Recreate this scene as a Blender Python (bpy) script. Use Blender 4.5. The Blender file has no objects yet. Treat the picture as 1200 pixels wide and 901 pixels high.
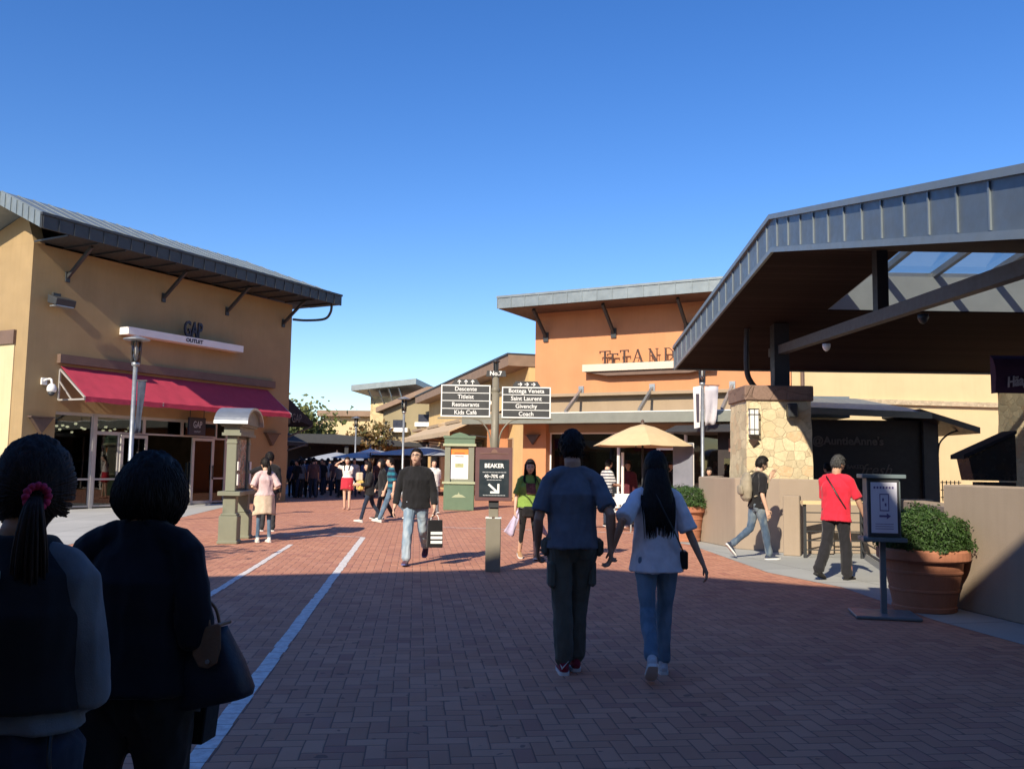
import bpy, bmesh, math, random
from mathutils import Vector, Matrix, noise
random.seed(7)
PI=math.pi; rad=math.radians
SC=bpy.context.scene
COL=SC.collection
# ---------------------------------------------------------------- camera maths
CAMH=1.47; FPX=1037.0; PITCH=math.atan(95.5/FPX); ROLL=rad(0.83)
CAMROT=Matrix.Rotation(PI/2+PITCH,3,'X')@Matrix.Rotation(ROLL,3,'Z')
def ray(px,py):
    return (CAMROT@Vector((px-600.0,-(py-450.5),-FPX))).normalized()
def at(px,py,Y):
    d=ray(px,py); t=Y/d.y; return Vector((d.x*t,Y,CAMH+d.z*t))
def gnd(px,py,z=0.0):
    d=ray(px,py); t=(z-CAMH)/d.z; return Vector((d.x*t,d.y*t,z))
# ---------------------------------------------------------------- tags
def tag(o,label=None,cat=None,group=None,kind=None):
    if label: o['label']=label
    if cat: o['category']=cat
    if group: o['group']=group
    if kind: o['kind']=kind
    return o
def thing(name,label,cat,loc=(0,0,0),rz=0,group=None):
    o=bpy.data.objects.new(name,None); COL.objects.link(o)
    o.empty_display_size=.1
    o.location=loc; o.rotation_euler=(0,0,rz)
    return tag(o,label,cat,group)
def dup(root,loc,rz,label=None,group=None,scale=None):
    r=root.copy(); COL.objects.link(r); r.location=loc; r.rotation_euler=(0,0,rz)
    if scale: r.scale=(scale,)*3
    if label: r['label']=label
    if group: r['group']=group
    for ch in list(root.children):
        c=ch.copy(); COL.objects.link(c); c.parent=r
        for g in list(ch.children):
            d=g.copy(); COL.objects.link(d); d.parent=c
    return r
# ---------------------------------------------------------------- materials
def nodes(name):
    m=bpy.data.materials.new(name); m.use_nodes=True
    nt=m.node_tree; b=nt.nodes['Principled BSDF']; return m,nt,b
def mixc(nt,fac,a,b):
    n=nt.nodes.new('ShaderNodeMix'); n.data_type='RGBA'
    for s,v in ((n.inputs[0],fac),(n.inputs[6],a),(n.inputs[7],b)):
        if isinstance(v,(int,float)): s.default_value=v
        elif isinstance(v,tuple): s.default_value=(*v[:3],1)
        else: nt.links.new(v,s)
    return n.outputs[2]
def mth(nt,op,a,b=None,c=None):
    n=nt.nodes.new('ShaderNodeMath'); n.operation=op
    for i,v in enumerate((a,b,c)):
        if v is None: continue
        if isinstance(v,(int,float)): n.inputs[i].default_value=v
        else: nt.links.new(v,n.inputs[i])
    return n.outputs[0]
def tnoise(nt,vec,scale,detail=4,rough=.55):
    n=nt.nodes.new('ShaderNodeTexNoise'); n.inputs['Scale'].default_value=scale
    n.inputs['Detail'].default_value=detail; n.inputs['Roughness'].default_value=rough
    if vec is not None: nt.links.new(vec,n.inputs['Vector'])
    return n.outputs['Fac']
def ramp(nt,f,a,b,lo=0.,hi=1.):
    n=nt.nodes.new('ShaderNodeMapRange'); n.inputs['From Min'].default_value=a; n.inputs['From Max'].default_value=b
    n.inputs['To Min'].default_value=lo; n.inputs['To Max'].default_value=hi
    nt.links.new(f,n.inputs['Value']); return n.outputs[0]
def objc(nt):
    return nt.nodes.new('ShaderNodeTexCoord').outputs['Object']
def scalev(nt,vec,s):
    n=nt.nodes.new('ShaderNodeMapping'); n.inputs['Scale'].default_value=s
    nt.links.new(vec,n.inputs['Vector']); return n.outputs[0]
def bump(nt,b,h,strength=.3,dist=.01):
    n=nt.nodes.new('ShaderNodeBump'); n.inputs['Strength'].default_value=strength; n.inputs['Distance'].default_value=dist
    nt.links.new(h,n.inputs['Height']); nt.links.new(n.outputs[0],b.inputs['Normal'])
def mul(c,k): return tuple(min(1,x*k) for x in c[:3])
_mc={}
def mat(name,col,rough=.7,var=.12,scale=6,bmp=.15,bs=60,metal=0.,spec=None,aniso=None,big=0):
    """plain surface with large soft mottling, fine grain and bump"""
    if name in _mc: return _mc[name]
    m,nt,b=nodes(name); v=objc(nt)
    if aniso: v=scalev(nt,v,aniso)
    f=tnoise(nt,v,scale,5); f=ramp(nt,f,.3,.7)
    c=mixc(nt,f,mul(col,1-var),mul(col,1+var))
    if big:
        sg_=ramp(nt,tnoise(nt,scalev(nt,v,(5,5,.35)),1.6,4,.6),.5,.8); c=mixc(nt,mth(nt,'MULTIPLY',sg_,big*.7),c,mul(col,.6))
        g=ramp(nt,tnoise(nt,v,.7,3),.35,.7); c=mixc(nt,mth(nt,'MULTIPLY',g,big),c,mul(col,.72))
    nt.links.new(c,b.inputs['Base Color'])
    r=ramp(nt,tnoise(nt,v,scale*3,3),.3,.7,max(.03,rough-.08),min(1,rough+.08)); nt.links.new(r,b.inputs['Roughness'])
    b.inputs['Metallic'].default_value=metal
    if spec is not None: b.inputs['Specular IOR Level'].default_value=spec
    if bmp: bump(nt,b,tnoise(nt,v,bs,3),bmp,.01)
    _mc[name]=m; return m
def cloth(name,col,rough=.9,stripes=None,fade=None):
    if name in _mc: return _mc[name]
    m,nt,b=nodes(name); v=objc(nt)
    f=ramp(nt,tnoise(nt,v,9,4),.3,.7)
    c=mixc(nt,f,mul(col,.82),mul(col,1.15))
    if stripes:
        period,frac,col2=stripes
        s=nt.nodes.new('ShaderNodeSeparateXYZ'); nt.links.new(v,s.inputs[0])
        q=mth(nt,'FRACT',mth(nt,'DIVIDE',mth(nt,'ADD',s.outputs[2],mth(nt,'MULTIPLY',tnoise(nt,v,3,1),.01)),period))
        c=mixc(nt,mth(nt,'GREATER_THAN',q,frac),c,col2)
    if fade:
        g=ramp(nt,tnoise(nt,scalev(nt,v,(1.2,1.2,.6)),5,2),.45,.62); c=mixc(nt,mth(nt,'MULTIPLY',g,.8),c,fade)
    nt.links.new(c,b.inputs['Base Color']); b.inputs['Roughness'].default_value=rough
    b.inputs['Specular IOR Level'].default_value=.2
    b.inputs['Sheen Weight'].default_value=.15
    h=mth(nt,'ADD',tnoise(nt,v,14,4),mth(nt,'MULTIPLY',tnoise(nt,v,300,2),.15))
    bump(nt,b,h,.35,.012)
    _mc[name]=m; return m
def emis(name,col,s):
    if name in _mc: return _mc[name]
    m,nt,b=nodes(name); b.inputs['Base Color'].default_value=(*col,1)
    b.inputs['Emission Color'].default_value=(*col,1); b.inputs['Emission Strength'].default_value=s
    _mc[name]=m; return m
def glassmat(name,tint=(.45,.5,.5),refl=.9,dens=1.0):
    if name in _mc: return _mc[name]
    m=bpy.data.materials.new(name); m.use_nodes=True; nt=m.node_tree
    nt.nodes.remove(nt.nodes['Principled BSDF']); out=nt.nodes['Material Output']
    t=nt.nodes.new('ShaderNodeBsdfTransparent'); t.inputs[0].default_value=(*tint,1)
    g=nt.nodes.new('ShaderNodeBsdfGlossy'); g.inputs['Roughness'].default_value=.02; g.inputs[0].default_value=(refl,refl,refl,1)
    fr=nt.nodes.new('ShaderNodeFresnel'); fr.inputs[0].default_value=1.6
    bp=nt.nodes.new('ShaderNodeBump'); bp.inputs['Strength'].default_value=.03; bp.inputs['Distance'].default_value=.05
    nt.links.new(tnoise(nt,objc(nt),1.2,1),bp.inputs['Height']); nt.links.new(bp.outputs[0],g.inputs['Normal'])
    mx=nt.nodes.new('ShaderNodeMixShader'); nt.links.new(mth(nt,'MULTIPLY',fr.outputs[0],dens),mx.inputs[0])
    nt.links.new(t.outputs[0],mx.inputs[1]); nt.links.new(g.outputs[0],mx.inputs[2]); nt.links.new(mx.outputs[0],out.inputs[0])
    _mc[name]=m; return m
def stonemat(name,col,col2,scale=4.4):
    m,nt,b=nodes(name); v=objc(nt)
    v2=nt.nodes.new('ShaderNodeVectorMath'); v2.operation='ADD'; nt.links.new(v,v2.inputs[0])
    nz=nt.nodes.new('ShaderNodeTexNoise'); nz.inputs['Scale'].default_value=2.5; nt.links.new(v,nz.inputs['Vector'])
    sc=nt.nodes.new('ShaderNodeVectorMath'); sc.operation='SCALE'; sc.inputs['Scale'].default_value=.16; nt.links.new(nz.outputs['Color'],sc.inputs[0]); nt.links.new(sc.outputs[0],v2.inputs[1])
    vv=scalev(nt,v2.outputs[0],(1,1,1.25))
    w=nt.nodes.new('ShaderNodeTexVoronoi'); w.inputs['Scale'].default_value=scale; w.inputs['Randomness'].default_value=.9; nt.links.new(vv,w.inputs['Vector'])
    e=nt.nodes.new('ShaderNodeTexVoronoi'); e.feature='DISTANCE_TO_EDGE'; e.inputs['Scale'].default_value=scale; e.inputs['Randomness'].default_value=.9; nt.links.new(vv,e.inputs['Vector'])
    s=nt.nodes.new('ShaderNodeSeparateColor'); nt.links.new(w.outputs['Color'],s.inputs[0])
    c=mixc(nt,ramp(nt,s.outputs[0],.55,.95),col,col2)
    c=mixc(nt,ramp(nt,s.outputs[1],.6,1),c,mul(col,.6))
    c=mixc(nt,ramp(nt,tnoise(nt,v,22,5),.35,.7),c,mul(col,.8))
    c=mixc(nt,ramp(nt,e.outputs[0],.01,.035,1,0),c,mul(col,.8))
    nt.links.new(c,b.inputs['Base Color']); b.inputs['Roughness'].default_value=.9
    h=mth(nt,'ADD',mth(nt,'ADD',ramp(nt,e.outputs[0],0,.03),mth(nt,'MULTIPLY',s.outputs[2],.3)),mth(nt,'MULTIPLY',tnoise(nt,v,18,5,.65),.6))
    bump(nt,b,h,.6,.03); return m
def brickmat():
    """orthogonal herringbone of 2:1 clay pavers"""
    m,nt,b=nodes('herringbone_clay_pavers')
    geo=nt.nodes.new('ShaderNodeNewGeometry')
    mp=nt.nodes.new('ShaderNodeMapping'); mp.inputs['Rotation'].default_value=(0,0,rad(-6.1)); mp.inputs['Scale'].default_value=(1/.108,)*3
    nt.links.new(geo.outputs['Position'],mp.inputs['Vector'])
    # slightly warp for imperfect laying
    nz=nt.nodes.new('ShaderNodeTexNoise'); nz.inputs['Scale'].default_value=.35; nz.inputs['Detail'].default_value=2; nt.links.new(mp.outputs[0],nz.inputs['Vector'])
    sc=nt.nodes.new('ShaderNodeVectorMath'); sc.operation='SCALE'; sc.inputs['Scale'].default_value=.14; nt.links.new(nz.outputs['Color'],sc.inputs[0])
    ad=nt.nodes.new('ShaderNodeVectorMath'); ad.operation='ADD'; nt.links.new(mp.outputs[0],ad.inputs[0]); nt.links.new(sc.outputs[0],ad.inputs[1])
    s=nt.nodes.new('ShaderNodeSeparateXYZ'); nt.links.new(ad.outputs[0],s.inputs[0])
    x,y=s.outputs[0],s.outputs[1]
    M=lambda *a: mth(nt,*a)
    u=M('FLOOR',x); v=M('FLOOR',y); fx=M('SUBTRACT',x,u); fy=M('SUBTRACT',y,v)
    d=M('FLOORED_MODULO',M('SUBTRACT',u,v),4.0)
    eq=lambda k: M('COMPARE',d,float(k),.1)
    d0,d1,d2,d3=eq(0),eq(1),eq(2),eq(3)
    L=M('ADD',fx,M('MULTIPLY',d1,5)); R=M('ADD',M('SUBTRACT',1.0,fx),M('MULTIPLY',d0,5))
    B=M('ADD',fy,M('MULTIPLY',d2,5)); T=M('ADD',M('SUBTRACT',1.0,fy),M('MULTIPLY',d3,5))
    e=M('MINIMUM',M('MINIMUM',L,R),M('MINIMUM',B,T))
    cu=M('SUBTRACT',u,d1); cv=M('SUBTRACT',v,d2)
    cb=nt.nodes.new('ShaderNodeCombineXYZ'); nt.links.new(cu,cb.inputs[0]); nt.links.new(cv,cb.inputs[1])
    wn=nt.nodes.new('ShaderNodeTexWhiteNoise'); wn.noise_dimensions='3D'; nt.links.new(cb.outputs[0],wn.inputs['Vector'])
    sp=nt.nodes.new('ShaderNodeSeparateColor'); nt.links.new(wn.outputs['Color'],sp.inputs[0])
    c=mixc(nt,sp.outputs[0],(.50,.220,.135),(.62,.295,.188))
    c=mixc(nt,ramp(nt,sp.outputs[1],.8,1),c,(.42,.17,.12))
    P=geo.outputs['Position']
    c=mixc(nt,ramp(nt,tnoise(nt,P,.45,4),.4,.75,0,.5),c,(.42,.19,.135))
    c=mixc(nt,ramp(nt,tnoise(nt,P,2.6,5,.7),.55,.8,0,.4),c,(.36,.16,.11))
    c=mixc(nt,ramp(nt,tnoise(nt,P,60,4,.7),.4,.8,0,.35),c,(.42,.25,.17))
    spots=ramp(nt,tnoise(nt,P,9,2,.4),.70,.72,0,.6); c=mixc(nt,spots,c,(.08,.06,.055))
    j=ramp(nt,e,.015,.05,1,0)
    c=mixc(nt,mth(nt,'MULTIPLY',j,.9),c,(.12,.08,.07))
    nt.links.new(c,b.inputs['Base Color'])
    nt.links.new(ramp(nt,tnoise(nt,P,3,4),.3,.7,.7,.95),b.inputs['Roughness']); b.inputs['Specular IOR Level'].default_value=.3
    h=M('ADD',M('ADD',ramp(nt,e,.02,.12),M('MULTIPLY',tnoise(nt,P,120,3),.12)),M('MULTIPLY',sp.outputs[2],.3))
    bump(nt,b,h,.55,.006); return m
def slabmat(name,col,size=(1.2,1.2),rot=0,joint=.012):
    m,nt,b=nodes(name); geo=nt.nodes.new('ShaderNodeNewGeometry'); P=geo.outputs['Position']
    mp=nt.nodes.new('ShaderNodeMapping'); mp.inputs['Rotation'].default_value=(0,0,rot); nt.links.new(P,mp.inputs['Vector'])
    br=nt.nodes.new('ShaderNodeTexBrick'); br.offset=0; br.inputs['Scale'].default_value=1; br.inputs['Brick Width'].default_value=size[0]; br.inputs['Row Height'].default_value=size[1]
    br.inputs['Mortar Size'].default_value=joint; br.inputs['Color1'].default_value=(*mul(col,.9),1); br.inputs['Color2'].default_value=(*mul(col,1.08),1); br.inputs['Mortar'].default_value=(*mul(col,.45),1)
    nt.links.new(mp.outputs[0],br.inputs['Vector'])
    c=mixc(nt,ramp(nt,tnoise(nt,P,1.3,5),.4,.75,0,.5),br.outputs['Color'],mul(col,.75))
    c=mixc(nt,ramp(nt,tnoise(nt,P,40,4),.4,.7,0,.3),c,mul(col,1.2))
    nt.links.new(c,b.inputs['Base Color']); b.inputs['Roughness'].default_value=.85
    bump(nt,b,tnoise(nt,P,60,4),.2,.006); return m
def plankmat(name,col,axis=1,w=.14):
    """boards; axis = coordinate across the boards"""
    m,nt,b=nodes(name); v=objc(nt); s=nt.nodes.new('ShaderNodeSeparateXYZ'); nt.links.new(v,s.inputs[0])
    q=mth(nt,'DIVIDE',s.outputs[axis],w); fr=mth(nt,'FRACT',q); fl=mth(nt,'FLOOR',q)
    wn=nt.nodes.new('ShaderNodeTexWhiteNoise'); wn.noise_dimensions='1D'; nt.links.new(fl,wn.inputs['W'])
    c=mixc(nt,wn.outputs['Value'],mul(col,.75),mul(col,1.25))
    st=scalev(nt,v,(1,14,1) if axis==1 else (14,1,1)); c=mixc(nt,ramp(nt,tnoise(nt,st,3,5),.4,.7,0,.5),c,mul(col,.55))
    j=mth(nt,'LESS_THAN',fr,.07); c=mixc(nt,j,c,mul(col,.25))
    nt.links.new(c,b.inputs['Base Color']); b.inputs['Roughness'].default_value=.85; b.inputs['Specular IOR Level'].default_value=.12
    bump(nt,b,mth(nt,'GREATER_THAN',fr,.07),.4,.01); return m
# ---------------------------------------------------------------- mesh builder
class MB:
    def __init__(s): s.v=[]; s.f=[]
    def add(s,vs,fs):
        k=len(s.v); s.v+= [Vector(p) for p in vs]; s.f+= [tuple(i+k for i in f) for f in fs]; return s
    def box(s,lo,hi):
        x0,y0,z0=lo; x1,y1,z1=hi
        return s.add([(x0,y0,z0),(x1,y0,z0),(x1,y1,z0),(x0,y1,z0),(x0,y0,z1),(x1,y0,z1),(x1,y1,z1),(x0,y1,z1)],
              [(0,3,2,1),(4,5,6,7),(0,1,5,4),(1,2,6,5),(2,3,7,6),(3,0,4,7)])
    def bar(s,a,b,w,h,up=(0,0,1)):
        a=Vector(a); b=Vector(b); d=(b-a).normalized(); u=Vector(up)
        sd=d.cross(u)
        if sd.length<1e-4: sd=d.cross(Vector((1,0,0)))
        sd.normalize(); u=sd.cross(d).normalized(); vs=[]
        for p in (a,b):
            for i,j in ((-1,-1),(1,-1),(1,1),(-1,1)): vs.append(p+sd*(w/2*i)+u*(h/2*j))
        return s.add(vs,[(0,1,2,3),(7,6,5,4),(0,4,5,1),(1,5,6,2),(2,6,7,3),(3,7,4,0)])
    def prism(s,poly,vec):
        n=len(poly); vec=Vector(vec); vs=[Vector(p) for p in poly]+[Vector(p)+vec for p in poly]
        return s.add(vs,[tuple(range(n))[::-1],tuple(range(n,2*n))]+[(i,(i+1)%n,(i+1)%n+n,i+n) for i in range(n)])
    def lathe(s,prof,c=(0,0,0),n=24,sx=1,sy=1,cap=True):
        c=Vector(c); vs=[];fs=[]
        for r,z in prof:
            for k in range(n): a=2*PI*k/n; vs.append(c+Vector((r*sx*math.cos(a),r*sy*math.sin(a),z)))
        m=len(prof)
        for i in range(m-1):
            for k in range(n): fs.append((i*n+k,i*n+(k+1)%n,(i+1)*n+(k+1)%n,(i+1)*n+k))
        if cap: fs.append(tuple(range(n))[::-1]); fs.append(tuple(range((m-1)*n,m*n)))
        return s.add(vs,fs)
    def tube(s,pts,rad_,n=10,ref=None,round_=True):
        """pts list, rad_ list of r or (a,b): a along ref side, b across; ends rounded"""
        P=[Vector(p) for p in pts]; R=[(r,r) if isinstance(r,(int,float)) else tuple(r) for r in rad_]
        ref=Vector(ref) if ref is not None else None
        m=len(P); T=[]
        for i in range(m):
            a=P[max(0,i-1)]; b=P[min(m-1,i+1)]; T.append((b-a).normalized())
        rings=[]; side=None
        for i in range(m):
            t=T[i]
            if ref is not None: side=ref-t*ref.dot(t)
            elif side is None: side=t.orthogonal()
            else: side=side-t*side.dot(t)
            side=side.normalized(); up=t.cross(side)
            rings.append((P[i],side,up,R[i],t))
        full=[]
        if round_:
            p,sd,up,r,t=rings[0]; q=min(r)
            full.append((p-t*q*.75,sd,up,(r[0]*.55,r[1]*.55))); 
        for p,sd,up,r,t in rings: full.append((p,sd,up,r))
        if round_:
            p,sd,up,r,t=rings[-1]; q=min(r)
            full.append((p+t*q*.75,sd,up,(r[0]*.55,r[1]*.55)))
        vs=[];fs=[]
        for p,sd,up,r in full:
            for k in range(n): a=2*PI*k/n; vs.append(p+sd*(r[0]*math.cos(a))+up*(r[1]*math.sin(a)))
        M_=len(full)
        for i in range(M_-1):
            for k in range(n): fs.append((i*n+k,i*n+(k+1)%n,(i+1)*n+(k+1)%n,(i+1)*n+k))
        fs.append(tuple(range(n))[::-1]); fs.append(tuple(range((M_-1)*n,M_*n)))
        return s.add(vs,fs)
    def mesh(s,name):
        me=bpy.data.meshes.new(name); me.from_pydata([tuple(v) for v in s.v],[],s.f); me.update(); return me
    def build(s,name,m,parent=None,smooth=False,bevel=0,loc=None,rot=None):
        me=s.mesh(name)
        if bevel:
            bm=bmesh.new(); bm.from_mesh(me)
            es=[e for e in bm.edges if len(e.link_faces)==2 and e.calc_face_angle(0)>.5]
            bmesh.ops.bevel(bm,geom=es,offset=bevel,segments=1,affect='EDGES',clamp_overlap=True); bm.to_mesh(me); bm.free()
        me.materials.append(m)
        if smooth:
            for p in me.polygons: p.use_smooth=True
        o=bpy.data.objects.new(name,me); COL.objects.link(o)
        if parent: o.parent=parent
        if loc is not None: o.location=loc
        if rot is not None: o.rotation_euler=rot
        return o
def catmull(P,n=6):
    P=[Vector(p) for p in P]; out=[]
    for i in range(len(P)-1):
        a=P[max(0,i-1)];b=P[i];c=P[i+1];d=P[min(len(P)-1,i+2)]
        for k in range(n):
            t=k/n; out.append(.5*((2*b)+(c-a)*t+(2*a-5*b+4*c-d)*t*t+(3*b-a-3*c+d)*t**3))
    out.append(P[-1]); return out
def remesh(mb,name,voxel,smooth=4,disp=None,sfac=.5):
    me=mb.mesh(name+'_src'); o=bpy.data.objects.new('tmp',me); COL.objects.link(o)
    r=o.modifiers.new('r','REMESH'); r.mode='VOXEL'; r.voxel_size=voxel; r.use_smooth_shade=True
    if smooth: sm=o.modifiers.new('s','SMOOTH'); sm.iterations=smooth; sm.factor=sfac
    dg=bpy.context.evaluated_depsgraph_get(); dg.update()
    out=bpy.data.meshes.new_from_object(o.evaluated_get(dg)); out.name=name
    bpy.data.objects.remove(o); bpy.data.meshes.remove(me)
    if disp:
        vn=[v.normal.copy() for v in out.vertices]
        for v,n in zip(out.vertices,vn): v.co+= n*disp(v.co,n)
    for p in out.polygons: p.use_smooth=True
    return out
def mobj(name,me,m,parent=None):
    me.materials.clear(); me.materials.append(m); o=bpy.data.objects.new(name,me); COL.objects.link(o)
    if parent: o.parent=parent
    return o
def text(name,body,size,m,parent,org,right=(1,0,0),up=(0,0,1),ext=.004,bold=0,align='CENTER',sx=1,shear=0):
    """lettering standing on a surface; org = middle of the line, local to the parent"""
    cu=bpy.data.curves.new(name,'FONT'); cu.body=body; cu.size=size; cu.extrude=ext; cu.offset=bold; cu.align_x=align; cu.align_y='CENTER'; cu.resolution_u=3; cu.shear=shear
    t=bpy.data.objects.new('tmp',cu); COL.objects.link(t)
    dg=bpy.context.evaluated_depsgraph_get(); dg.update()
    me=bpy.data.meshes.new_from_object(t.evaluated_get(dg)); me.name=name
    bpy.data.objects.remove(t); bpy.data.curves.remove(cu)
    r=Vector(right).normalized(); u=Vector(up).normalized(); n=r.cross(u)
    M=Matrix(((r.x*sx,u.x,n.x,org[0]),(r.y*sx,u.y,n.y,org[1]),(r.z*sx,u.z,n.z,org[2]),(0,0,0,1)))
    me.transform(M); me.materials.clear(); me.materials.append(m)
    o=bpy.data.objects.new(name,me); COL.objects.link(o); o.parent=parent; return o
def leaves(center_fn,n,size,flat=.6):
    """n small leaf quads; center_fn returns a position and an outward vector"""
    mb=MB()
    for i in range(n):
        p,o=center_fn(); a=Vector((random.gauss(0,1),random.gauss(0,1),random.gauss(0,1)))+Vector(o)*1.5; a.normalize()
        b=a.orthogonal().normalized(); c=a.cross(b); th=random.random()*2*PI
        t=b*math.cos(th)+c*math.sin(th); w=a.cross(t)
        s=size*random.uniform(.6,1.3)
        mb.add([p-t*s,p+w*s*flat-t*s*.1,p+t*s+a*s*.3,p-w*s*flat-t*s*.1],[(0,1,2,3)])
    return mb
def leafmat(name,col,col2):
    if name in _mc: return _mc[name]
    m,nt,b=nodes(name); geo=nt.nodes.new('ShaderNodeNewGeometry')
    c=mixc(nt,geo.outputs['Random Per Island'],col,col2)
    nt.links.new(c,b.inputs['Base Color']); b.inputs['Roughness'].default_value=.55
    tr=nt.nodes.new('ShaderNodeBsdfTranslucent'); nt.links.new(c,tr.inputs[0])
    mx=nt.nodes.new('ShaderNodeMixShader'); mx.inputs[0].default_value=.3
    nt.links.new(b.outputs[0],mx.inputs[1]); nt.links.new(tr.outputs[0],mx.inputs[2]); nt.links.new(mx.outputs[0],nt.nodes['Material Output'].inputs[0])
    _mc[name]=m; return m
# ================================================================ colours
M_roof=mat('weathered_zinc_roof',(.20,.235,.25),.45,.12,3,.08,30,metal=.35)
M_fascia=mat('blue_grey_metal',(.125,.155,.185),.42,.1,3,.06,30,metal=.3)
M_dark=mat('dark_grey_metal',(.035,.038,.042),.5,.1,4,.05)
M_steel=mat('galvanised_steel',(.34,.36,.37),.4,.1,5,.05,metal=.6)
M_ochre=mat('ochre_stucco',(.345,.24,.12),.95,.08,1.2,.35,90,big=.35)
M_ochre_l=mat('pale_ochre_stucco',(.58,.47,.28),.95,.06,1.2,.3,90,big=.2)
M_orange=mat('orange_stucco',(.57,.255,.12),.95,.06,1.0,.35,90,big=.25)
M_tan=mat('tan_stucco',(.36,.27,.18),.95,.06,1.5,.3,90,big=.2)
M_wallcap=mat('warm_grey_stucco',(.34,.27,.205),.95,.06,1.5,.35,90,big=.3)
M_brownt=mat('brown_painted_trim',(.15,.095,.07),.7,.1,3,.1)
M_cream=mat('cream_stucco',(.66,.50,.28),.95,.05,1.,.3,90,big=.2)
M_yellow=mat('yellow_stucco',(.66,.47,.22),.95,.06,1.,.3,90,big=.2)
M_olive=mat('olive_stucco',(.30,.25,.15),.95,.06,1.,.3,90,big=.2)
M_white=mat('white_paint',(.78,.76,.72),.5,.03,4,.05)
M_frame=mat('pale_aluminium',(.42,.40,.38),.4,.06,5,.03,metal=.2)
M_redaw=mat('crimson_awning_canvas',(.42,.035,.07),.85,.08,3,.1,200)
M_navy=mat('navy_sign_enamel',(.012,.016,.035),.4,.1,3,.02)
M_black=mat('black_awning_canvas',(.012,.013,.02),.85,.1,3,.1)
M_glass=glassmat('shop_glass',(.26,.29,.29),.85,1.5)
M_clear=glassmat('skylight_glass',(.80,.86,.90),.5,.6)
M_int=mat('dark_shop_interior',(.07,.055,.045),.9,.3,2,.0)
M_intfl=mat('interior_timber_floor',(.12,.07,.04),.5,.2,2,.0)
M_bulb=emis('warm_spot_lamp',(1,.8,.5),6)
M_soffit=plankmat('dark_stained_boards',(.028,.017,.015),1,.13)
M_soffit2=mat('brown_soffit_panel',(.10,.055,.04),.7,.15,3,.1)
M_stone=stonemat('cream_fieldstone',(.74,.62,.40),(.60,.40,.23))
M_stonecap=stonemat('red_sandstone_cap',(.26,.17,.13),(.18,.11,.09),2.6)
M_terra=mat('terracotta',(.42,.17,.095),.8,.1,4,.2,60,big=.3)
M_sage=mat('sage_green_paint',(.20,.208,.15),.55,.06,4,.05)
M_green=mat('deep_green_paint',(.11,.17,.105),.5,.06,4,.05)
M_post=mat('grey_olive_painted_post',(.21,.19,.145),.5,.06,4,.05)
M_plum=mat('plum_painted_frame',(.13,.06,.06),.5,.08,4,.05)
M_board=mat('charcoal_sign_board',(.045,.047,.05),.5,.08,4,.02)
M_bblack=mat('blue_black_poster',(.012,.022,.03),.45,.1,4,.02)
M_letter=mat('white_lettering',(.85,.85,.83),.6,.02,4,0)
M_conc=slabmat('pale_concrete_slabs',(.42,.42,.40),(1.2,1.2),rad(-6))
M_tancan=mat('sand_canvas',(.62,.47,.27),.9,.05,4,.1,200)
M_tancan2=mat('tan_canvas',(.50,.38,.25),.9,.06,4,.1,200)
M_bluecan=mat('slate_blue_canvas',(.30,.33,.38),.9,.08,4,.1)
M_bluegrey=mat('blue_grey_powder_coat',(.13,.17,.185),.45,.06,4,.04)
# ================================================================ ground
def sheet(name,pts,z,m,kind='structure'):
    mb=MB(); mb.add([(x,y,z) for x,y in pts],[tuple(range(len(pts)))]); o=mb.build(name,m); tag(o,kind=kind); return o
sheet('ground',[(-400,-150),(400,-150),(400,600),(-400,600)],0,brickmat())
sheet('pavement',[(-9.35,29.2),(-6.2,4),(-6.2,-2),(-45,-2),(-45,60),(-12,60),(-9.9,33)],.004,M_conc)
sheet('pavement',[(2.9,19),(3.5,17.3),(3.72,12.9),(4.22,11.4),(4.25,9),(4.5,7.4),(4.9,3),(30,3),(30,19)],.004,slabmat('grey_concrete_walk',(.36,.37,.355),(1.5,1.5),rad(-14)))
# painted brick lines
def line(a,b,w,name='painted_line'):
    a=Vector(a); b=Vector(b); d=(b-a); L=d.length; d.normalize(); s=Vector((-d.y,d.x,0)); mb=MB(); t=0
    rnd=random.Random(3)
    while t<L:
        st=min(.214,L-t); o=rnd.uniform(-.007,.007); w2=w*rnd.uniform(.96,1.04)
        p=a+d*(t+.003)+s*o; q=a+d*(t+st-.003)+s*o
        mb.add([p-s*w2/2,q-s*w2/2,q+s*w2/2,p+s*w2/2],[(0,1,2,3)]); t+=st
    ob=mb.build(name,M_line); tag(ob,kind='structure')
m_,nt_,b_=nodes('worn_white_line_paint')
g_=nt_.nodes.new('ShaderNodeNewGeometry').outputs['Position']
c_=mixc(nt_,ramp(nt_,tnoise(nt_,g_,14,5,.7),.42,.75),(.78,.75,.72),(.48,.41,.38)); nt_.links.new(c_,b_.inputs['Base Color']); b_.inputs['Roughness'].default_value=.8
M_line=m_
line((-1.37,3.0,.004),(-2.95,18,.004),.108)
line((-2.62,3.2,.004),(-3.95,16.2,.004),.085)
line((-2.95,18.05,.004),(-4.7,18.6,.004),.06)
line((-1.6,21.2,.004),(4.0,20.0,.004),.07)
# ================================================================ left store
CX,CY=-13.76,24.9; RZG=rad(62)
ga=thing('clothing_store','ochre outlet clothing store with metal roof and crimson awning over its glass front','store',(CX,CY,0),RZG)
GL=10.8
w=MB()
w.box((0,0,0),(1.0,.35,7.65)); w.box((8.62,0,0),(GL,.35,7.65)); w.box((1.0,0,2.88),(8.62,.35,7.65))
w.box((.0,.35,0),(.35,14,7.65)); w.box((GL-.35,.35,0),(GL,14,7.65)); w.box((.35,13.65,0),(GL-.35,14,7.65))
w.prism([(-.002,0,7.65),(-.002,3.2,7.65),(-.002,.4,8.57)],(.35,0,0))
w.build('wall',M_ochre,ga)
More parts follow.
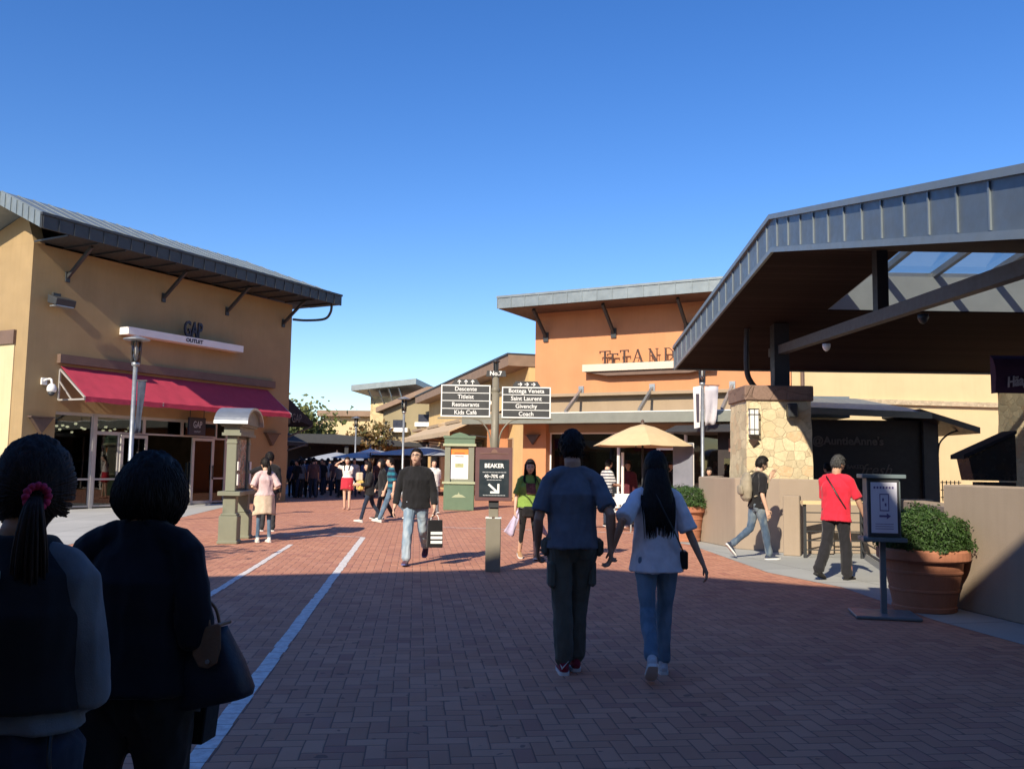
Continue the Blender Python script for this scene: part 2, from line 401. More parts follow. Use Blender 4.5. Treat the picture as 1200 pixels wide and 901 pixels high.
# pale panel with trim on the sunlit end wall
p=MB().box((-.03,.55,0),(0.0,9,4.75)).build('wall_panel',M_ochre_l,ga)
MB().box((-.09,.52,4.75),(-.002,9.05,5.15)).build('trim',M_brownt,ga)
# roof
ex0,ex1=-.8,11.85; R=MB()
zb,zt=7.72,8.12
pr=[(-1.5,zb),(-1.5,zt),(.4,8.98),(3.2,zt),(3.2,zb),(.4,8.58)]
vs=[(ex0,y,z) for y,z in pr]
xr=8.6
vs+=[(ex1,-1.5,zb),(ex1,-1.5,zt),(xr,.4,8.98),(ex1,3.2,zt),(ex1,3.2,zb),(xr,.4,8.58)]
R.add(vs,[(0,1,2,5),(5,2,3,4),(1,7,8,2),(2,8,9,3),(0,5,11,6),(5,4,10,11),(7,6,10,9),(7,9,8),(6,11,10),(0,6,7,1),(4,3,9,10)])
R.box((0,3.2,7.70),(11.8,14.5,8.05))
roof=R.build('roof',M_roof,ga)
s=MB()
x=ex0+.02
while x<ex1:
    k=1. if x<xr else max(0,(ex1-x)/(ex1-xr))
    a=Vector((x,-1.5,zt+.015)); b=a+(Vector((x,.4,8.99))-a)*k
    if k>.05: s.bar(a,b,.022,.025)
    x+=.47
s.build('standing_seam',M_roof,roof)
f=MB(); f.box((ex0-.03,-1.56,zb-.02),(ex1+.03,-1.502,zt-.06))
x=ex0
while x<ex1: f.box((x,-1.585,zb-.02),(x+.03,-1.56,zt-.06)); x+=.47
f.box((ex0-.05,-1.60,zt-.06),(ex1+.05,-1.50,zt+.012))
f.build('fascia',M_dark,ga)
f=MB()
for (ya,za,yb,zb2) in ((-1.5,zb,.4,8.58),(.4,8.58,3.2,zb)):
    f.add([(ex0-.03,ya,za),(ex0-.03,ya,za+.40),(ex0-.03,yb,zb2+.40),(ex0-.03,yb,zb2),(ex0-.002,ya,za),(ex0-.002,ya,za+.40),(ex0-.002,yb,zb2+.40),(ex0-.002,yb,zb2)],
      [(0,1,2,3),(7,6,5,4),(0,4,5,1),(1,5,6,2),(2,6,7,3),(3,7,4,0)])
    for k in range(8):
        t=k/7; y=ya+(yb-ya)*t; z=za+(zb2-za)*t; f.box((ex0-.055,y-.012,z),(ex0-.03,y+.012,z+.39))
f.build('rake_board',M_roof,ga)
so=MB(); so.add([(0,-.0,7.71),(ex1,0,7.71),(ex1,-1.5,7.71),(0,-1.5,7.71)],[(0,1,2,3)]);
x=0
while x<ex1: so.box((x,-1.49,7.66),(x+.04,-.01,7.708)); x+=.94
so.build('soffit',M_dark,ga)
for sx in (1.1,4.6,7.4,10.3):
    b=MB(); b.bar((sx,-.03,6.85),(sx,-1.05,7.66),.08,.10); b.box((sx-.07,-.05,6.7),(sx+.07,-.002,7.0)); b.build('roof_brace',M_dark,ga)
dp=MB(); dp.tube(catmull([(11.6,-1.3,7.7),(11.6,-1.25,7.4),(11.55,-1.0,7.15),(11.3,-.3,7.1),(10.9,.05,7.1)],5),[.05]*21,8,round_=False); dp.build('drain_pipe',M_dark,ga)
# ledge over the awning
MB().box((.94,-.16,4.28),(9.86,-.002,4.54)).build('ledge',M_brownt,ga)
# storefront glazing
fr=MB(); zt2=2.42
GX=[1.0,2.35,3.55,5.05,6.3,7.55,8.62]
def frame(mb,x0,x1,z0,z1,y=.1,t=.06,d=.07):
    mb.box((x0,y,z0),(x0+t,y+d,z1)); mb.box((x1-t,y,z0),(x1,y+d,z1)); mb.box((x0+t,y,z0),(x1-t,y+d,z0+t)); mb.box((x0+t,y,z1-t),(x1-t,y+d,z1))
def window(parent,x0,x1,z0,z1,y=.1,t=.055,rail=None,mg=None,mf=None):
    m=MB(); frame(m,x0,x1,z0,z1,y,t)
    if rail: m.box((x0+t,y,rail),(x1-t,y+.07,rail+t))
    w_=m.build('window',mf or M_frame,parent)
    g=MB().box((x0+t,y+.03,z0+t),(x1-t,y+.038,z1-t)).build('pane',mg or M_glass,w_)
    return w_
window(ga,1.0,2.33,.05,2.84,rail=.86)
MB().box((2.33,.08,0),(2.43,.2,2.84)).build('mullion',M_frame,ga)
window(ga,2.43,3.3,.05,2.3,rail=.86)
window(ga,2.43,4.2,2.3,2.84); window(ga,4.2,5.75,2.3,2.84); window(ga,5.75,7.3,2.3,2.84)
window(ga,7.15,7.75,.05,2.3,rail=.86); window(ga,7.75,8.62,.05,2.84,rail=.86)
def door(parent,x0,x1,z1,y=.1,mf=None,hx=None,name='door'):
    m=MB(); frame(m,x0,x1,.03,z1,y,.1,.06); d=m.build(name,mf or M_frame,parent)
    MB().box((x0+.1,y+.025,.13),(x1-.1,y+.033,z1-.1)).build('pane',M_glass,d)
    h=MB(); hx=hx if hx is not None else x1-.05
    h.box((hx-.015,y-.07,.85),(hx+.015,y-.04,1.35)); h.box((hx-.012,y-.041,.9),(hx+.012,y,.93)); h.box((hx-.012,y-.041,1.27),(hx+.012,y,1.3))
    h.build('handle',M_dark,d); return d
door(ga,3.3,4.3,2.28,y=.02,hx=3.36); door(ga,6.15,7.12,2.28,y=.02,hx=7.05)
MB().box((1.0,.1,2.84),(8.62,.2,2.88)).build('transom',M_frame,ga)
# interior
it=MB(); it.box((.36,.36,0.01),(10.4,8,.02)); it.build('shop_floor',M_intfl,ga)
it=MB(); it.box((.36,7.9,.02),(10.4,8,3.3)); it.box((.36,.36,3.3),(10.4,8,3.4)); it.box((.36,.36,.02),(.4,7.9,3.3)); it.box((10.3,.36,.02),(10.4,7.9,3.3)); it.build('interior_wall',M_int,ga)
rr=random.Random(5)
M_cl=[cloth('garment_%s'%n,c) for n,c in (('grey',(.2,.2,.2)),('white',(.5,.48,.45)),('blue',(.05,.08,.15)),('rust',(.25,.1,.06)))]
for k in range(7):
    rx=1.5+k*1.15; ry=2.2+(k%2)*1.4
    if 4.2<rx<6: ry+=2.5
    rk=MB(); rk.bar((rx-.45,ry,1.45),(rx+.45,ry,1.45),.03,.03); rk.bar((rx-.45,ry,0.02),(rx-.45,ry,1.45),.03,.03); rk.bar((rx+.45,ry,0.02),(rx+.45,ry,1.45),.03,.03)
    r_=rk.build('clothes_rail',M_steel,ga)
    c=MB()
    for q in range(12):
        xx=rx-.4+q*.07; c.box((xx,ry-.2,1.42-rr.uniform(.6,.8)),(xx+.045,ry+.2,1.42))
    c.build('garment',M_cl[k%4],r_)
for k in range(5):
    d_=MB(); x0=1.3+k*1.55; y0=1.1 if k not in(2,) else 5.5
    d_.box((x0,y0,.02),(x0+.9,y0+.5,.75)); d_.build('display_table',M_tan,ga)
    d_=MB()
    for q in range(5): d_.box((x0+.05+q*.165,y0+.08,.752),(x0+.18+q*.165,y0+.4,.80+.05*((q+k)%3)))
    d_.build('folded_garment',M_cl[(k+1)%4],ga)
bl=MB()
for k in range(46):
    xx=rr.uniform(1.1,8.5); yy=rr.uniform(1.,6.5); zz=rr.uniform(2.45,2.75); bl.lathe([(.035,zz-.035),(.055,zz),(.035,zz+.035)],(xx,yy,0),8)
bl.build('spot_lamp',M_bulb,ga)
# awning
a=MB(); A0,A1=1.07,9.6
yo=-1.2
na,nb_=96,10; vs=[];fs=[]
for i in range(na+1):
    x=A0+(A1-A0)*i/na; fr_=(x-A0)/2.75%1; sg=math.sin(PI*fr_)
    for j in range(nb_+1):
        q=j/nb_; vs.append((x,-.01+(yo+.01)*q,4.2-.92*q-.035*sg*math.sin(PI*q)+.012*noise.noise(Vector((x*3,q*2,1)))))
    vs.append((x,yo-.004+.012*noise.noise(Vector((x*4,5,1))),3.28-.15+.012*math.sin(x*5)))
m1=nb_+2
for i in range(na):
    for j in range(nb_+1): fs.append((i*m1+j,i*m1+j+1,(i+1)*m1+j+1,(i+1)*m1+j))
a.add(vs,fs)
aw=a.build('awning',M_redaw,ga,smooth=False); aw.modifiers.new('thickness','SOLIDIFY').thickness=.012
b=MB()
for x in (A0-.03,A1+.03,3.8,6.6):
    b.bar((x,-.03,4.1),(x,yo,3.25),.045,.045); b.bar((x,-.03,3.2),(x,yo,3.2),.045,.045); b.bar((x,-.03,3.2),(x,-.03,4.1),.045,.045); b.bar((x,-.03,3.75),(x,-.62,3.2),.035,.035)
b.build('awning_frame',M_frame,aw)
# sign shelf and lettering
sh=MB().box((3.0,-.42,5.4),(7.87,-.002,5.63)).build('sign_shelf',M_white,ga)
text('sign_lettering','GAP',.74,M_navy,sh,(5.62,-.33,5.885),ext=.035,sx=.55,bold=.010)
text('sign_lettering','OUTLET',.17,M_navy,sh,(5.62,-.428,5.51),ext=.004,sx=1.15,bold=.006)
# hanging sign
hs=thing('hanging_sign','small square navy sign hanging over the store door beneath the crimson awning','sign',(0,0,0))
hs.location=Vector((CX,CY,0))+Matrix.Rotation(RZG,3,'Z')@Vector((5.95,-.35,0)); hs.rotation_euler=(0,0,RZG)
MB().box((-.36,-.04,2.36),(.36,.04,2.95)).build('sign_panel',M_navy,hs,bevel=.01)
MB().bar((-.3,0,2.95),(-.3,0,3.2),.02,.02).bar((.3,0,2.95),(.3,0,3.2),.02,.02).bar((-.3,0,3.2),(-.3,.33,3.25),.02,.02).bar((.3,0,3.2),(.3,.33,3.25),.02,.02).build('bracket',M_dark,hs)
text('sign_lettering','GAP',.32,mat('dull_white_letters',(.35,.38,.42),.6,.02,4,0),hs,(0,-.046,2.7),ext=.003,sx=.62,bold=.004)
text('sign_lettering','OUTLET',.075,_mc['dull_white_letters'],hs,(0,-.046,2.47),ext=.002)
# wall sconces: inverted triangles
def sconce(loc,rz,lab,m,s=1.):
    t=thing('wall_sconce',lab,'wall light',loc,rz)
    MB().prism([(-.34*s,0,.2*s),(.34*s,0,.2*s),(0,0,-.26*s)],(0,-.16*s,0)).build('shade',m,t,bevel=.01)
    MB().box((-.37*s,-.19*s,.2*s),(.37*s,0,.24*s)).build('rim',m,t)
    return t
def gl(x,y,z): return Vector((CX,CY,0))+Matrix.Rotation(RZG,3,'Z')@Vector((x,y,z))
M_scon=mat('bronze_brown_metal',(.10,.065,.05),.55,.1,4,.05)
sconce(gl(.5,-.005,2.45),RZG,'brown triangular wall light on the ochre pier left of the store windows',M_scon)
sconce(gl(9.85,-.005,2.35),RZG,'brown triangular wall light on the ochre pier at the far end of the awning',M_scon)
# camera and floodlight
t=thing('security_camera','white dome security camera on the ochre wall corner','camera',gl(.55,-.005,3.6),RZG)
MB().box((-.09,-.06,.0),(.09,0,.2)).build('mount',M_white,t,bevel=.01)
MB().tube(catmull([(0,-.05,.12),(0,-.2,.16),(0,-.36,.14),(0,-.4,.0)],5),[.03]*16,8).build('arm',M_white,t,smooth=True)
MB().lathe([(.05,.04),(.1,.0),(.13,-.08),(.13,-.16),(.1,-.2)],(0,-.4,-.02),16).build('housing',M_white,t,smooth=True)
MB().lathe([(.095,-.2),(.08,-.27),(.03,-.31)],(0,-.4,-.02),16).build('dome',M_dark,t,smooth=True)
t=thing('floodlight','dark boxy floodlight fixed high on the ochre wall corner','light',gl(.75,-.005,6.2),RZG)
MB().box((-.12,-.1,-.1),(.12,0,.1)).build('mount',M_dark,t)
b=MB(); b.prism([(-.32,-.12,.02),(-.32,-.55,-.12),(-.32,-.5,-.32),(-.32,-.12,-.22)],(.64,0,0)); b.build('housing',M_dark,t,bevel=.015)
MB().box((-.27,-.5,-.335),(.27,-.18,-.3)).build('lens',M_steel,t)
# rear awning of the store
t=thing('rear_awning','black side awning with a dull sign beyond the far corner of the ochre store','awning',gl(GL,0,0),RZG)
a=MB(); a.prism([(0.01,.25,4.15),(1.75,.25,3.12),(1.75,.25,2.95),(0.01,.25,3.35)],(0,6,0)); a.build('canvas',M_black,t)
a=MB(); a.box((.01,.25,3.0),(.4,6.2,3.3)); a.bar((0,.2,2.4),(1.6,.2,2.95),.06,.06); a.bar((0,.2,1.9),(1.3,.2,2.2),.05,.05); a.build('support',M_dark,t)
text('sign_lettering','GAP',.5,mat('faint_letters',(.10,.11,.12),.6,.02,4,0),t,(.75,.235,3.22),right=(1,0,0),ext=.003,sx=.6)
# ================================================================ orange store
OX,OY=.86,33.; RZO=rad(-28)
RO=Matrix.Rotation(RZO,3,'Z')
def ol(x,y,z): return Vector((OX,OY,0))+RO@Vector((x,y,z))
orx=thing('orange_store','orange stucco store with broad grey metal eave and serif lettering','store',(OX,OY,0),RZO)
OL=9.3
w=MB(); w.box((0,0,4.13),(OL,.35,7.2)); w.box((0,.35,0),(.35,12,7.2)); w.box((OL-.35,.35,0),(OL,12,7.2)); w.box((.35,11.65,0),(OL-.35,12,7.2)); w.build('wall',M_orange,orx)
w=MB(); w.box((.6,.02,3.0),(OL-.01,.3,4.13)); w.box((8.85,.03,0),(OL-.01,.3,3.0)); w.build('lower_wall',M_tan,orx)
MB().box((-.35,-.25,0),(.6,.35,3.75)).build('pillar',M_orange,orx,bevel=.01)
MB().box((-.1,-.27,4.02),(OL+.02,-.002,4.13)).build('string_course',M_tan,orx)
r=MB(); r.prism([(-.8,-1.5,7.2),(-.8,-1.5,7.62),(-.8,12.5,8.1),(-.8,12.5,7.2)],(11.2,0,0)); rf=r.build('roof',M_roof,orx)
f=MB(); f.box((-.82,-1.54,7.2),(10.42,-1.502,7.58)); f.box((-.84,-1.57,7.58),(10.44,-1.502,7.66))
x=-.82
while x<10.4: f.box((x,-1.56,7.2),(x+.025,-1.54,7.58)); x+=.56
f.build('fascia',M_roof,orx)
s=MB()
x=-.8
while x<10.4: s.box((x,-1.5,7.62),(x+.03,-1.3,7.68)); x+=.56
s.build('standing_seam',M_roof,rf)
MB().add([(-.78,-1.48,7.190),(10.38,-1.48,7.196),(10.38,0,7.196),(-.78,0,7.196)],[(0,3,2,1)]).add([(-.78,0,7.196),(0,0,7.196),(0,12,7.196),(-.78,12,7.196)],[(0,3,2,1)]).build('soffit',M_soffit2,orx)
for sx in (.45,3.15,5.85,8.6):
    b=MB(); b.bar((sx,-.05,6.3),(sx,-1.1,7.15),.09,.12); b.box((sx-.1,-.06,6.1),(sx+.1,-.002,6.45)); b.build('roof_brace',M_dark,orx)
sh=MB().box((2.1,-.42,4.88),(6.9,-.002,5.13)).build('sign_shelf',mat('cream_shelf_paint',(.62,.53,.42),.7,.04,4,.05),orx)
MB().prism([(2.15,-.03,4.875),(6.85,-.03,4.875),(6.0,-.03,4.72),(3.0,-.03,4.72)],(0,-.3,0)).build('shelf_shadow',M_brownt,sh)  # the shelf's cast shadow, modelled as a brown wedge
M_ltr=mat('dark_brown_cut_letters',(.05,.022,.015),.6,.1,4,.02)
def letter(strokes,x0,z0,sc,name='sign_lettering',y=-.3,d=.05,parent=sh):
    m=MB()
    for (x1,z1,x2,z2,w_) in strokes:
        a=Vector((x0+x1*sc,y,z0+z1*sc)); b=Vector((x0+x2*sc,y,z0+z2*sc)); m.bar(a,b,d,w_*sc,up=(0,0,1) if abs(x2-x1)>abs(z2-z1) else (1,0,0))
    return m.build(name,M_ltr,parent)
T_=[(.35,0,.35,.95,.14),(0,.97,.7,.97,.07),(.03,.8,.03,1,.06),(.67,.8,.67,1,.06),(.2,.02,.5,.02,.05)]
A_=[(.05,0,.38,1,.05),(.38,1,.72,0,.13),(.17,.36,.56,.36,.05),(-.05,.02,.17,.02,.05),(.55,.02,.86,.02,.05)]
N_=[(.12,0,.12,1,.05),(.1,1,.68,0,.13),(.68,0,.68,1,.05),(0,.98,.2,.98,.05),(0,.02,.25,.02,.05),(.56,.98,.8,.98,.05)]
D_=[(.12,0,.12,1,.13),(0,.98,.4,.98,.05),(0,.02,.4,.02,.05),(.4,.98,.68,.72,.06),(.68,.74,.72,.26,.12),(.68,.28,.4,.02,.06)]
Y_=[(.0,1,.36,.45,.12),(.74,1,.36,.45,.05),(.36,0,.36,.48,.13),(.2,.02,.52,.02,.05),(-.08,.98,.14,.98,.05),(.62,.98,.86,.98,.05)]
zc=5.145; sc=.46
letter([(x1*1.3,z1*1,x2*1.3,z2,w_) for x1,z1,x2,z2,w_ in T_],2.72,zc,sc); letter([(x1*1.3,z1*.78,x2*1.3,z2*.78,w_) for x1,z1,x2,z2,w_ in T_],2.98,zc,sc,y=-.22)
for L_,xx in ((T_,3.5),(A_,3.98),(N_,4.55),(D_,5.12),(Y_,5.68)): letter(L_,xx,zc,sc)
# metal canopy and ties
c=MB(); c.box((-2.2,-1.5,3.02),(OL,.0-.002,3.12)); c.box((-2.22,-1.56,2.98),(OL+.02,-1.5,3.33)); c.box((-2.22,-1.5,2.98),(-2.16,-.01,3.33)); cn=c.build('metal_canopy',mat('sage_grey_metal',(.20,.21,.18),.5,.08,3,.05,metal=.2),orx)
MB().box((-.2,-1.46,3.33),(OL,-1.42,3.365)).build('canopy_cap',M_white,cn)
for sx in (1.9,4.6,7.4):
    MB().bar((sx,-.03,4.25),(sx,-1.4,3.38),.09,.12).box((sx-.1,-.06,4.1),(sx+.1,-.002,4.4)).build('tie_rod',M_steel,cn)
MB().box((.6,-.02,2.72),(8.85,.2,3.0)).build('header',M_tan,orx)
window(orx,.6,1.3,.05,2.72,mf=M_white); 
MB().box((.72,.16,.9),(1.22,.18,2.5)).build('poster',mat('red_poster',(.45,.03,.06),.6,.1,4,0),orx)
window(orx,1.3,3.3,.05,2.72,mf=M_white); MB().box((1.35,.16,.9),(1.75,.18,2.5)).build('poster',_mc['red_poster'],orx)
window(orx,3.3,4.75,.05,2.72,mf=M_frame); window(orx,4.75,5.75,2.2,2.72,mf=M_white)
door(orx,4.75,5.75,2.2,y=.05,mf=M_white)
window(orx,5.75,7.2,.05,2.72,mf=M_frame); window(orx,7.2,8.85,.05,2.72,mf=M_dark)
it=MB(); it.box((.4,.36,.01),(8.9,7,.02)); it.build('shop_floor',M_intfl,orx)
it=MB(); it.box((.4,6.9,.02),(8.9,7,2.98)); it.box((.4,.36,2.98),(8.9,7,3.05)); it.build('interior_wall',mat('warm_interior',(.16,.13,.1),.9,.2,2,0),orx)
rs=random.Random(9)
for k in range(6):
    rk=MB(); rx=1.1+k*1.4; ry=1.4+(k%2)*1.3
    for z in (.4,.85,1.3,1.75): rk.box((rx-.5,ry,z),(rx+.5,ry+.4,z+.03))
    rk.box((rx-.53,ry,.02),(rx-.5,ry+.4,2.1)); rk.box((rx+.5,ry,.02),(rx+.53,ry+.4,2.1)); f_=rk.build('display_shelf',M_white if k%2 else M_tan,orx)
    for z in (.43,.88,1.33,1.78):
        g_=MB(); x_=rx-.46
        while x_<rx+.4: w_=rs.uniform(.08,.18); g_.box((x_,ry+.04,z),(x_+w_,ry+.3,z+rs.uniform(.12,.3))); x_+=w_+.04
        g_.build('merchandise',M_cl[int(z*10+k)%4],f_)
l_=MB()
for k in range(18): l_.lathe([(.04,2.9),(.06,2.94),(.04,2.97)],(rs.uniform(.8,8.5),rs.uniform(.8,5),0),8)
l_.build('spot_lamp',M_bulb,orx)
sconce(ol(.1,-.255,2.45),RZO,'dark triangular wall light on the orange pillar',M_scon,.75)
# cafe front at the right end of the orange store
t=thing('cafe_kiosk','dark timber cafe booth in the shade at the right end of the orange store','kiosk',ol(7.55,-1.3,0),RZO)
MB().box((.0,-1.2,0),(1.9,1.0,2.6)).build('body',mat('black_brown_timber',(.02,.013,.012),.6,.2,3,.05),t)
MB().prism([(-1.5,-2.0,2.58),(2.4,-2.0,2.58),(2.2,-1.6,2.85),(-1.2,-1.6,2.80)],(0,2.8,0)).build('roof',M_dark,t)
sg=MB().box((.35,-1.26,2.0),(1.35,-1.2,2.4)).build('sign_panel',mat('dull_red_brown_sign',(.28,.14,.10),.6,.1,4,.02),t)
MB().box((.42,-1.275,2.15),(1.28,-1.26,2.28)).build('sign_band',mat('dull_tan_sign_band',(.35,.22,.15),.6,.1,4,.02),sg)
MB().box((.2,-1.23,.9),(.9,-1.2,1.8)).box((1.1,-1.23,.9),(1.7,-1.2,1.8)).build('hatch',M_glass,t)
# cream rear wall
t=thing('cream_building','long cream stucco building with a weathered ledge behind the pretzel shop','building',(9.1,28.75,0),math.atan2(2.2,13))
MB().box((0,0,0),(34,10,5.9)).build('wall',M_cream,t)
MB().box((.15,-.12,3.68),(34,-.002,3.84)).build('ledge',stonemat('weathered_ledge',(.62,.50,.33),(.5,.36,.24),9),t)
MB().box((-.1,-.3,5.9),(34.2,10.2,6.15)).build('roof',M_roof,t)
MB().tube([(.35,-.1,5.9),(.35,-.1,.0)],[.06,.06],8,round_=False).build('drain_pipe',M_brownt,t)
# ================================================================ entrance canopy
cp=thing('entrance_canopy','large dark gabled entrance canopy with board ceiling, skylight and metal rake','canopy',(0,0,0))
X0,X1=4.2,17.
def und(Y): return 5.0-.1155*(Y-14) if Y>=14 else 5.0-.229*(14-Y)
TH=.52
def slab(mb,xa,xb,ya,yb,off=0,th=TH,side=None):
    P=[(ya,und(ya)+off),(yb,und(yb)+off),(yb,und(yb)+off+th),(ya,und(ya)+off+th)]
    mb.prism([(xa,y,z) for y,z in P],(xb-xa,0,0))
c=MB()
slab(c,X0,X1,5.2,14); slab(c,X0,6.2,14,17.3); slab(c,14.2,X1,14,17.3); slab(c,X0,X1,17.3,22.5)
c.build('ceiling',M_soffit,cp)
t_=MB(); 
slab(t_,X0,X1,5.2,14,TH+.003,.05); slab(t_,X0,6.1,14,17.35,TH+.003,.05); slab(t_,14.25,X1,14,17.35,TH+.003,.05); slab(t_,X0,X1,17.4,22.55,TH+.003,.05)
t_.build('roof_sheet',M_roof,cp)
fa=MB()
for ya,yb in ((5.2,14),(14,22.56)):
    P=[(ya,und(ya)-.03),(yb,und(yb)-.03),(yb,und(yb)+TH+.05),(ya,und(ya)+TH+.05)]
    fa.prism([(X0-.04,y,z) for y,z in P],(.038,0,0))
fs=fa.build('rake_fascia',M_fascia,cp)
sm=MB()
Y=5.3
while Y<22.5:
    sm.prism([(X0-.058,Y,und(Y)+.05),(X0-.058,Y+.028,und(Y+.028)+.05),(X0-.058,Y+.028,und(Y+.028)+TH-.03),(X0-.058,Y,und(Y)+TH-.03)],(.019,0,0)); Y+=.56
for ya,yb in ((5.2,14),(14,22.56)):
    for o1,o2,px_ in ((-.04,.04,.06),(TH-.02,TH+.06,.09)):
        P=[(ya,und(ya)+o1),(yb,und(yb)+o1),(yb,und(yb)+o2),(ya,und(ya)+o2)]
        sm.prism([(X0-px_,y,z) for y,z in P],(px_-.041,0,0))
sm.build('seam_trim',mat('pale_blue_grey_flashing',(.19,.225,.25),.4,.08,3,.04,metal=.3),fs)
MB().box((X0-.06,22.5,und(22.5)-.04),(X1,22.58,und(22.5)+TH)).build('rear_fascia',M_fascia,cp)
# skylight: upstand walls, glass and rafters
M_shaft=mat('pale_grey_shaft_lining',(.33,.35,.35),.8,.08,2,.1)
sk=MB(); zt3=und(17.3)+.70
sk.prism([(6.2,17.26,und(17.3)+.02),(6.2,17.38,zt3-.1),(6.2,17.38,zt3),(6.2,17.26,zt3)],(8.0,0,0))
for xx in (6.14,14.16): sk.prism([(xx,14,und(14)+.02),(xx,17.3,und(17.3)+.02),(xx,17.3,zt3),(xx,14,und(14)+.82)],(.1,0,0))
sl=sk.build('skylight_shaft',M_shaft,cp)
rf_=MB()
x=6.2
while x<14.4: rf_.bar((x,13.95,und(14)+.80),(x,17.4,zt3+.04),.09,.12); x+=1.08
rf_.bar((6.1,17.34,zt3+.03),(14.3,17.34,zt3+.03),.12,.1); rf_.bar((6.1,13.97,und(14)+.80),(14.3,13.97,und(14)+.80),.12,.12)
rf_.build('glazing_bar',M_steel,sl)
MB().add([(6.1,13.97,und(14)+.86),(14.3,13.97,und(14)+.86),(14.3,17.4,zt3+.1),(6.1,17.4,zt3+.1)],[(0,1,2,3)]).build('pane',M_clear,sl)
bm_=MB(); bm_.bar((5.58,18.9,3.97),(5.58,8.2,3.66),.15,.18); bm_.build('tie_beam',mat('grey_brown_steel_beam',(.10,.092,.088),.55,.1,4,.05),cp)
MB().box((5.51,13.2,3.78),(5.68,13.38,und(13.3)+.01)).build('king_post',M_dark,cp)
MB().box((5.43,18.2,3.1),(5.74,18.5,und(18.4)+.01)).build('post',M_dark,cp)
MB().box((11.2,18.2,3.6),(11.5,18.56,und(18.4)+.01)).build('post',M_dark,cp)
for yy,nm in ((15.6,1),(11.9,2)):
    MB().lathe([(.07,0),(.07,-.05),(.05,-.1),(.015,-.13)],(5.58,yy,3.97-.029*(18.9-yy)-.165),12).build('dome_camera',M_white if nm==1 else M_dark,cp,smooth=True)
MB().tube(catmull([(5.0,18.7,und(18.6)),(5.0,18.75,3.6),(5.12,18.8,3.3),(5.3,18.8,3.12)],5),[.06]*16,10,round_=False).build('drain_pipe',M_dark,cp)
# pillars
def pillar(cx,cy,w,lab,zz=1.):
    t=thing('stone_pillar',lab,'pillar',(cx,cy,0))
    m=MB(); h=w/2
    prof=[(h*1.06,0),(h*1.06,1.2),(h,2.85)]
    # battered square shaft, subdivided for a rough outline
    n=10; rows=22; vs=[];fs=[]
    for r_ in range(rows+1):
        z=2.86*zz*r_/rows; hh=h*(1.07-.07*r_/rows)
        for k in range(4*n):
            q,s_=divmod(k,n); u=-1+2*s_/n
            x,y=((u,-1),(1,u),(-u,1),(-1,-u))[q]
            d=1+.018*noise.noise(Vector((x*3+cx,y*3,z*4)))
            vs.append((x*hh*d,y*hh*d,z))
    N=4*n
    for r_ in range(rows):
        for k in range(N): fs.append((r_*N+k,r_*N+(k+1)%N,(r_+1)*N+(k+1)%N,(r_+1)*N+k))
    fs.append(tuple(range(rows*N,(rows+1)*N)))
    m.add(vs,fs); m.build('shaft',M_stone,t)
    c=MB(); hh=h*1.07
    c.box((-hh,-hh,2.86*zz),(hh,hh,3.17*zz)); c.build('cap',M_stonecap,t,bevel=.02)
    return t
pillar(5.40,18.5,1.30,'cream fieldstone pillar with red sandstone cap carrying the canopy post, behind the low wall')
pillar(11.42,18.6,1.5,'pale fieldstone pillar at the right edge below the purple awning',1.16)
t=thing('wall_lantern','white box lantern in a thin cage on the stone pillar','wall light',(4.86,17.81,2.42))
MB().box((-.085,-.11,-.25),(.085,-.0,.25)).build('diffuser',mat('opal_glass',(.8,.8,.78),.3,.02,4,0),t)
m=MB()
for z in (-.26,-.15,.15,.26): m.box((-.10,-.125,z-.006),(.10,-.0,z+.006))
for x in (-.10,.09,-.005): m.box((x,-.13,-.27),(x+.01,-.12,.27))
m.build('cage',M_dark,t); MB().prism([(-.1,-.1,-.35),(.1,-.1,-.35),(0,-.02,-.5)],(0,.08,0)).build('bracket',M_scon,t)
t=thing('wall_speaker','small dark loudspeaker below the cap of the stone pillar','speaker',(5.62,17.84,2.68))
MB().box((-.10,-.24,-.17),(.10,-.04,.12)).build('housing',M_dark,t,bevel=.03); MB().box((-.04,-.05,-.06),(.04,.06,.06)).build('mount',M_dark,t)
# ================================================================ low walls and railing
def lowwall(pts,h,th,lab,cap=None,m=None):
    t=thing('low_wall',lab,'wall',(pts[0][0],pts[0][1],0)); o=Vector(pts[0])
    mb=MB(); P=[Vector(p)-o for p in pts]
    # offset polygon to the right-hand side (away from plaza)
    nrm=[]
    for i in range(len(P)-1):
        d=(P[i+1]-P[i]).normalized(); nrm.append(Vector((-d.y,d.x)))
    off=[]
    for i in range(len(P)):
        n=(nrm[max(0,i-1)]+nrm[min(len(nrm)-1,i)])
        n=n/max(.2,n.length_squared/2)
        off.append(P[i]+n*th)
    poly=P+off[::-1]
    mb.prism([(p.x,p.y,0) for p in poly],(0,0,h)); mb.build('wall_body',m or M_wallcap,t,bevel=.015)
    return t
g=lambda x,y: tuple(gnd(x,y).xy)
WL=g(819,634); WM=g(862,643); WN=g(958,656)
lowwall([(WL[0]+1.0,WL[1]+3.2),WL,WM,(WN[0]-.25,WN[1]+1.2),(WN[0]+.4,WN[1]+.95),(WN[0]+.6,WN[1]+.9)],1.31,.28,'warm grey rendered wall beside the terracotta pot and in front of the stone pillar')
lowwall([g(918,651),g(938,652)],1.03,.3,'short stub of low rendered wall where the railing starts')
lowwall([(5.35,16.0),(7.6,16.0)],.98,.25,'low rendered wall seen through the railing')
lowwall([(5.42,12.3),(5.3,11.5),(4.98,9.95)],1.08,.28,'low rendered wall with the round bush in front of it')
lowwall([(4.83,9.95),(5.12,8.2),(5.9,3.5)],1.335,.32,'tall rendered wall at the right edge behind the big pot')
rl=thing('metal_railing','low dark railing with pale timber cap behind the man in red','railing',(0,0,0))
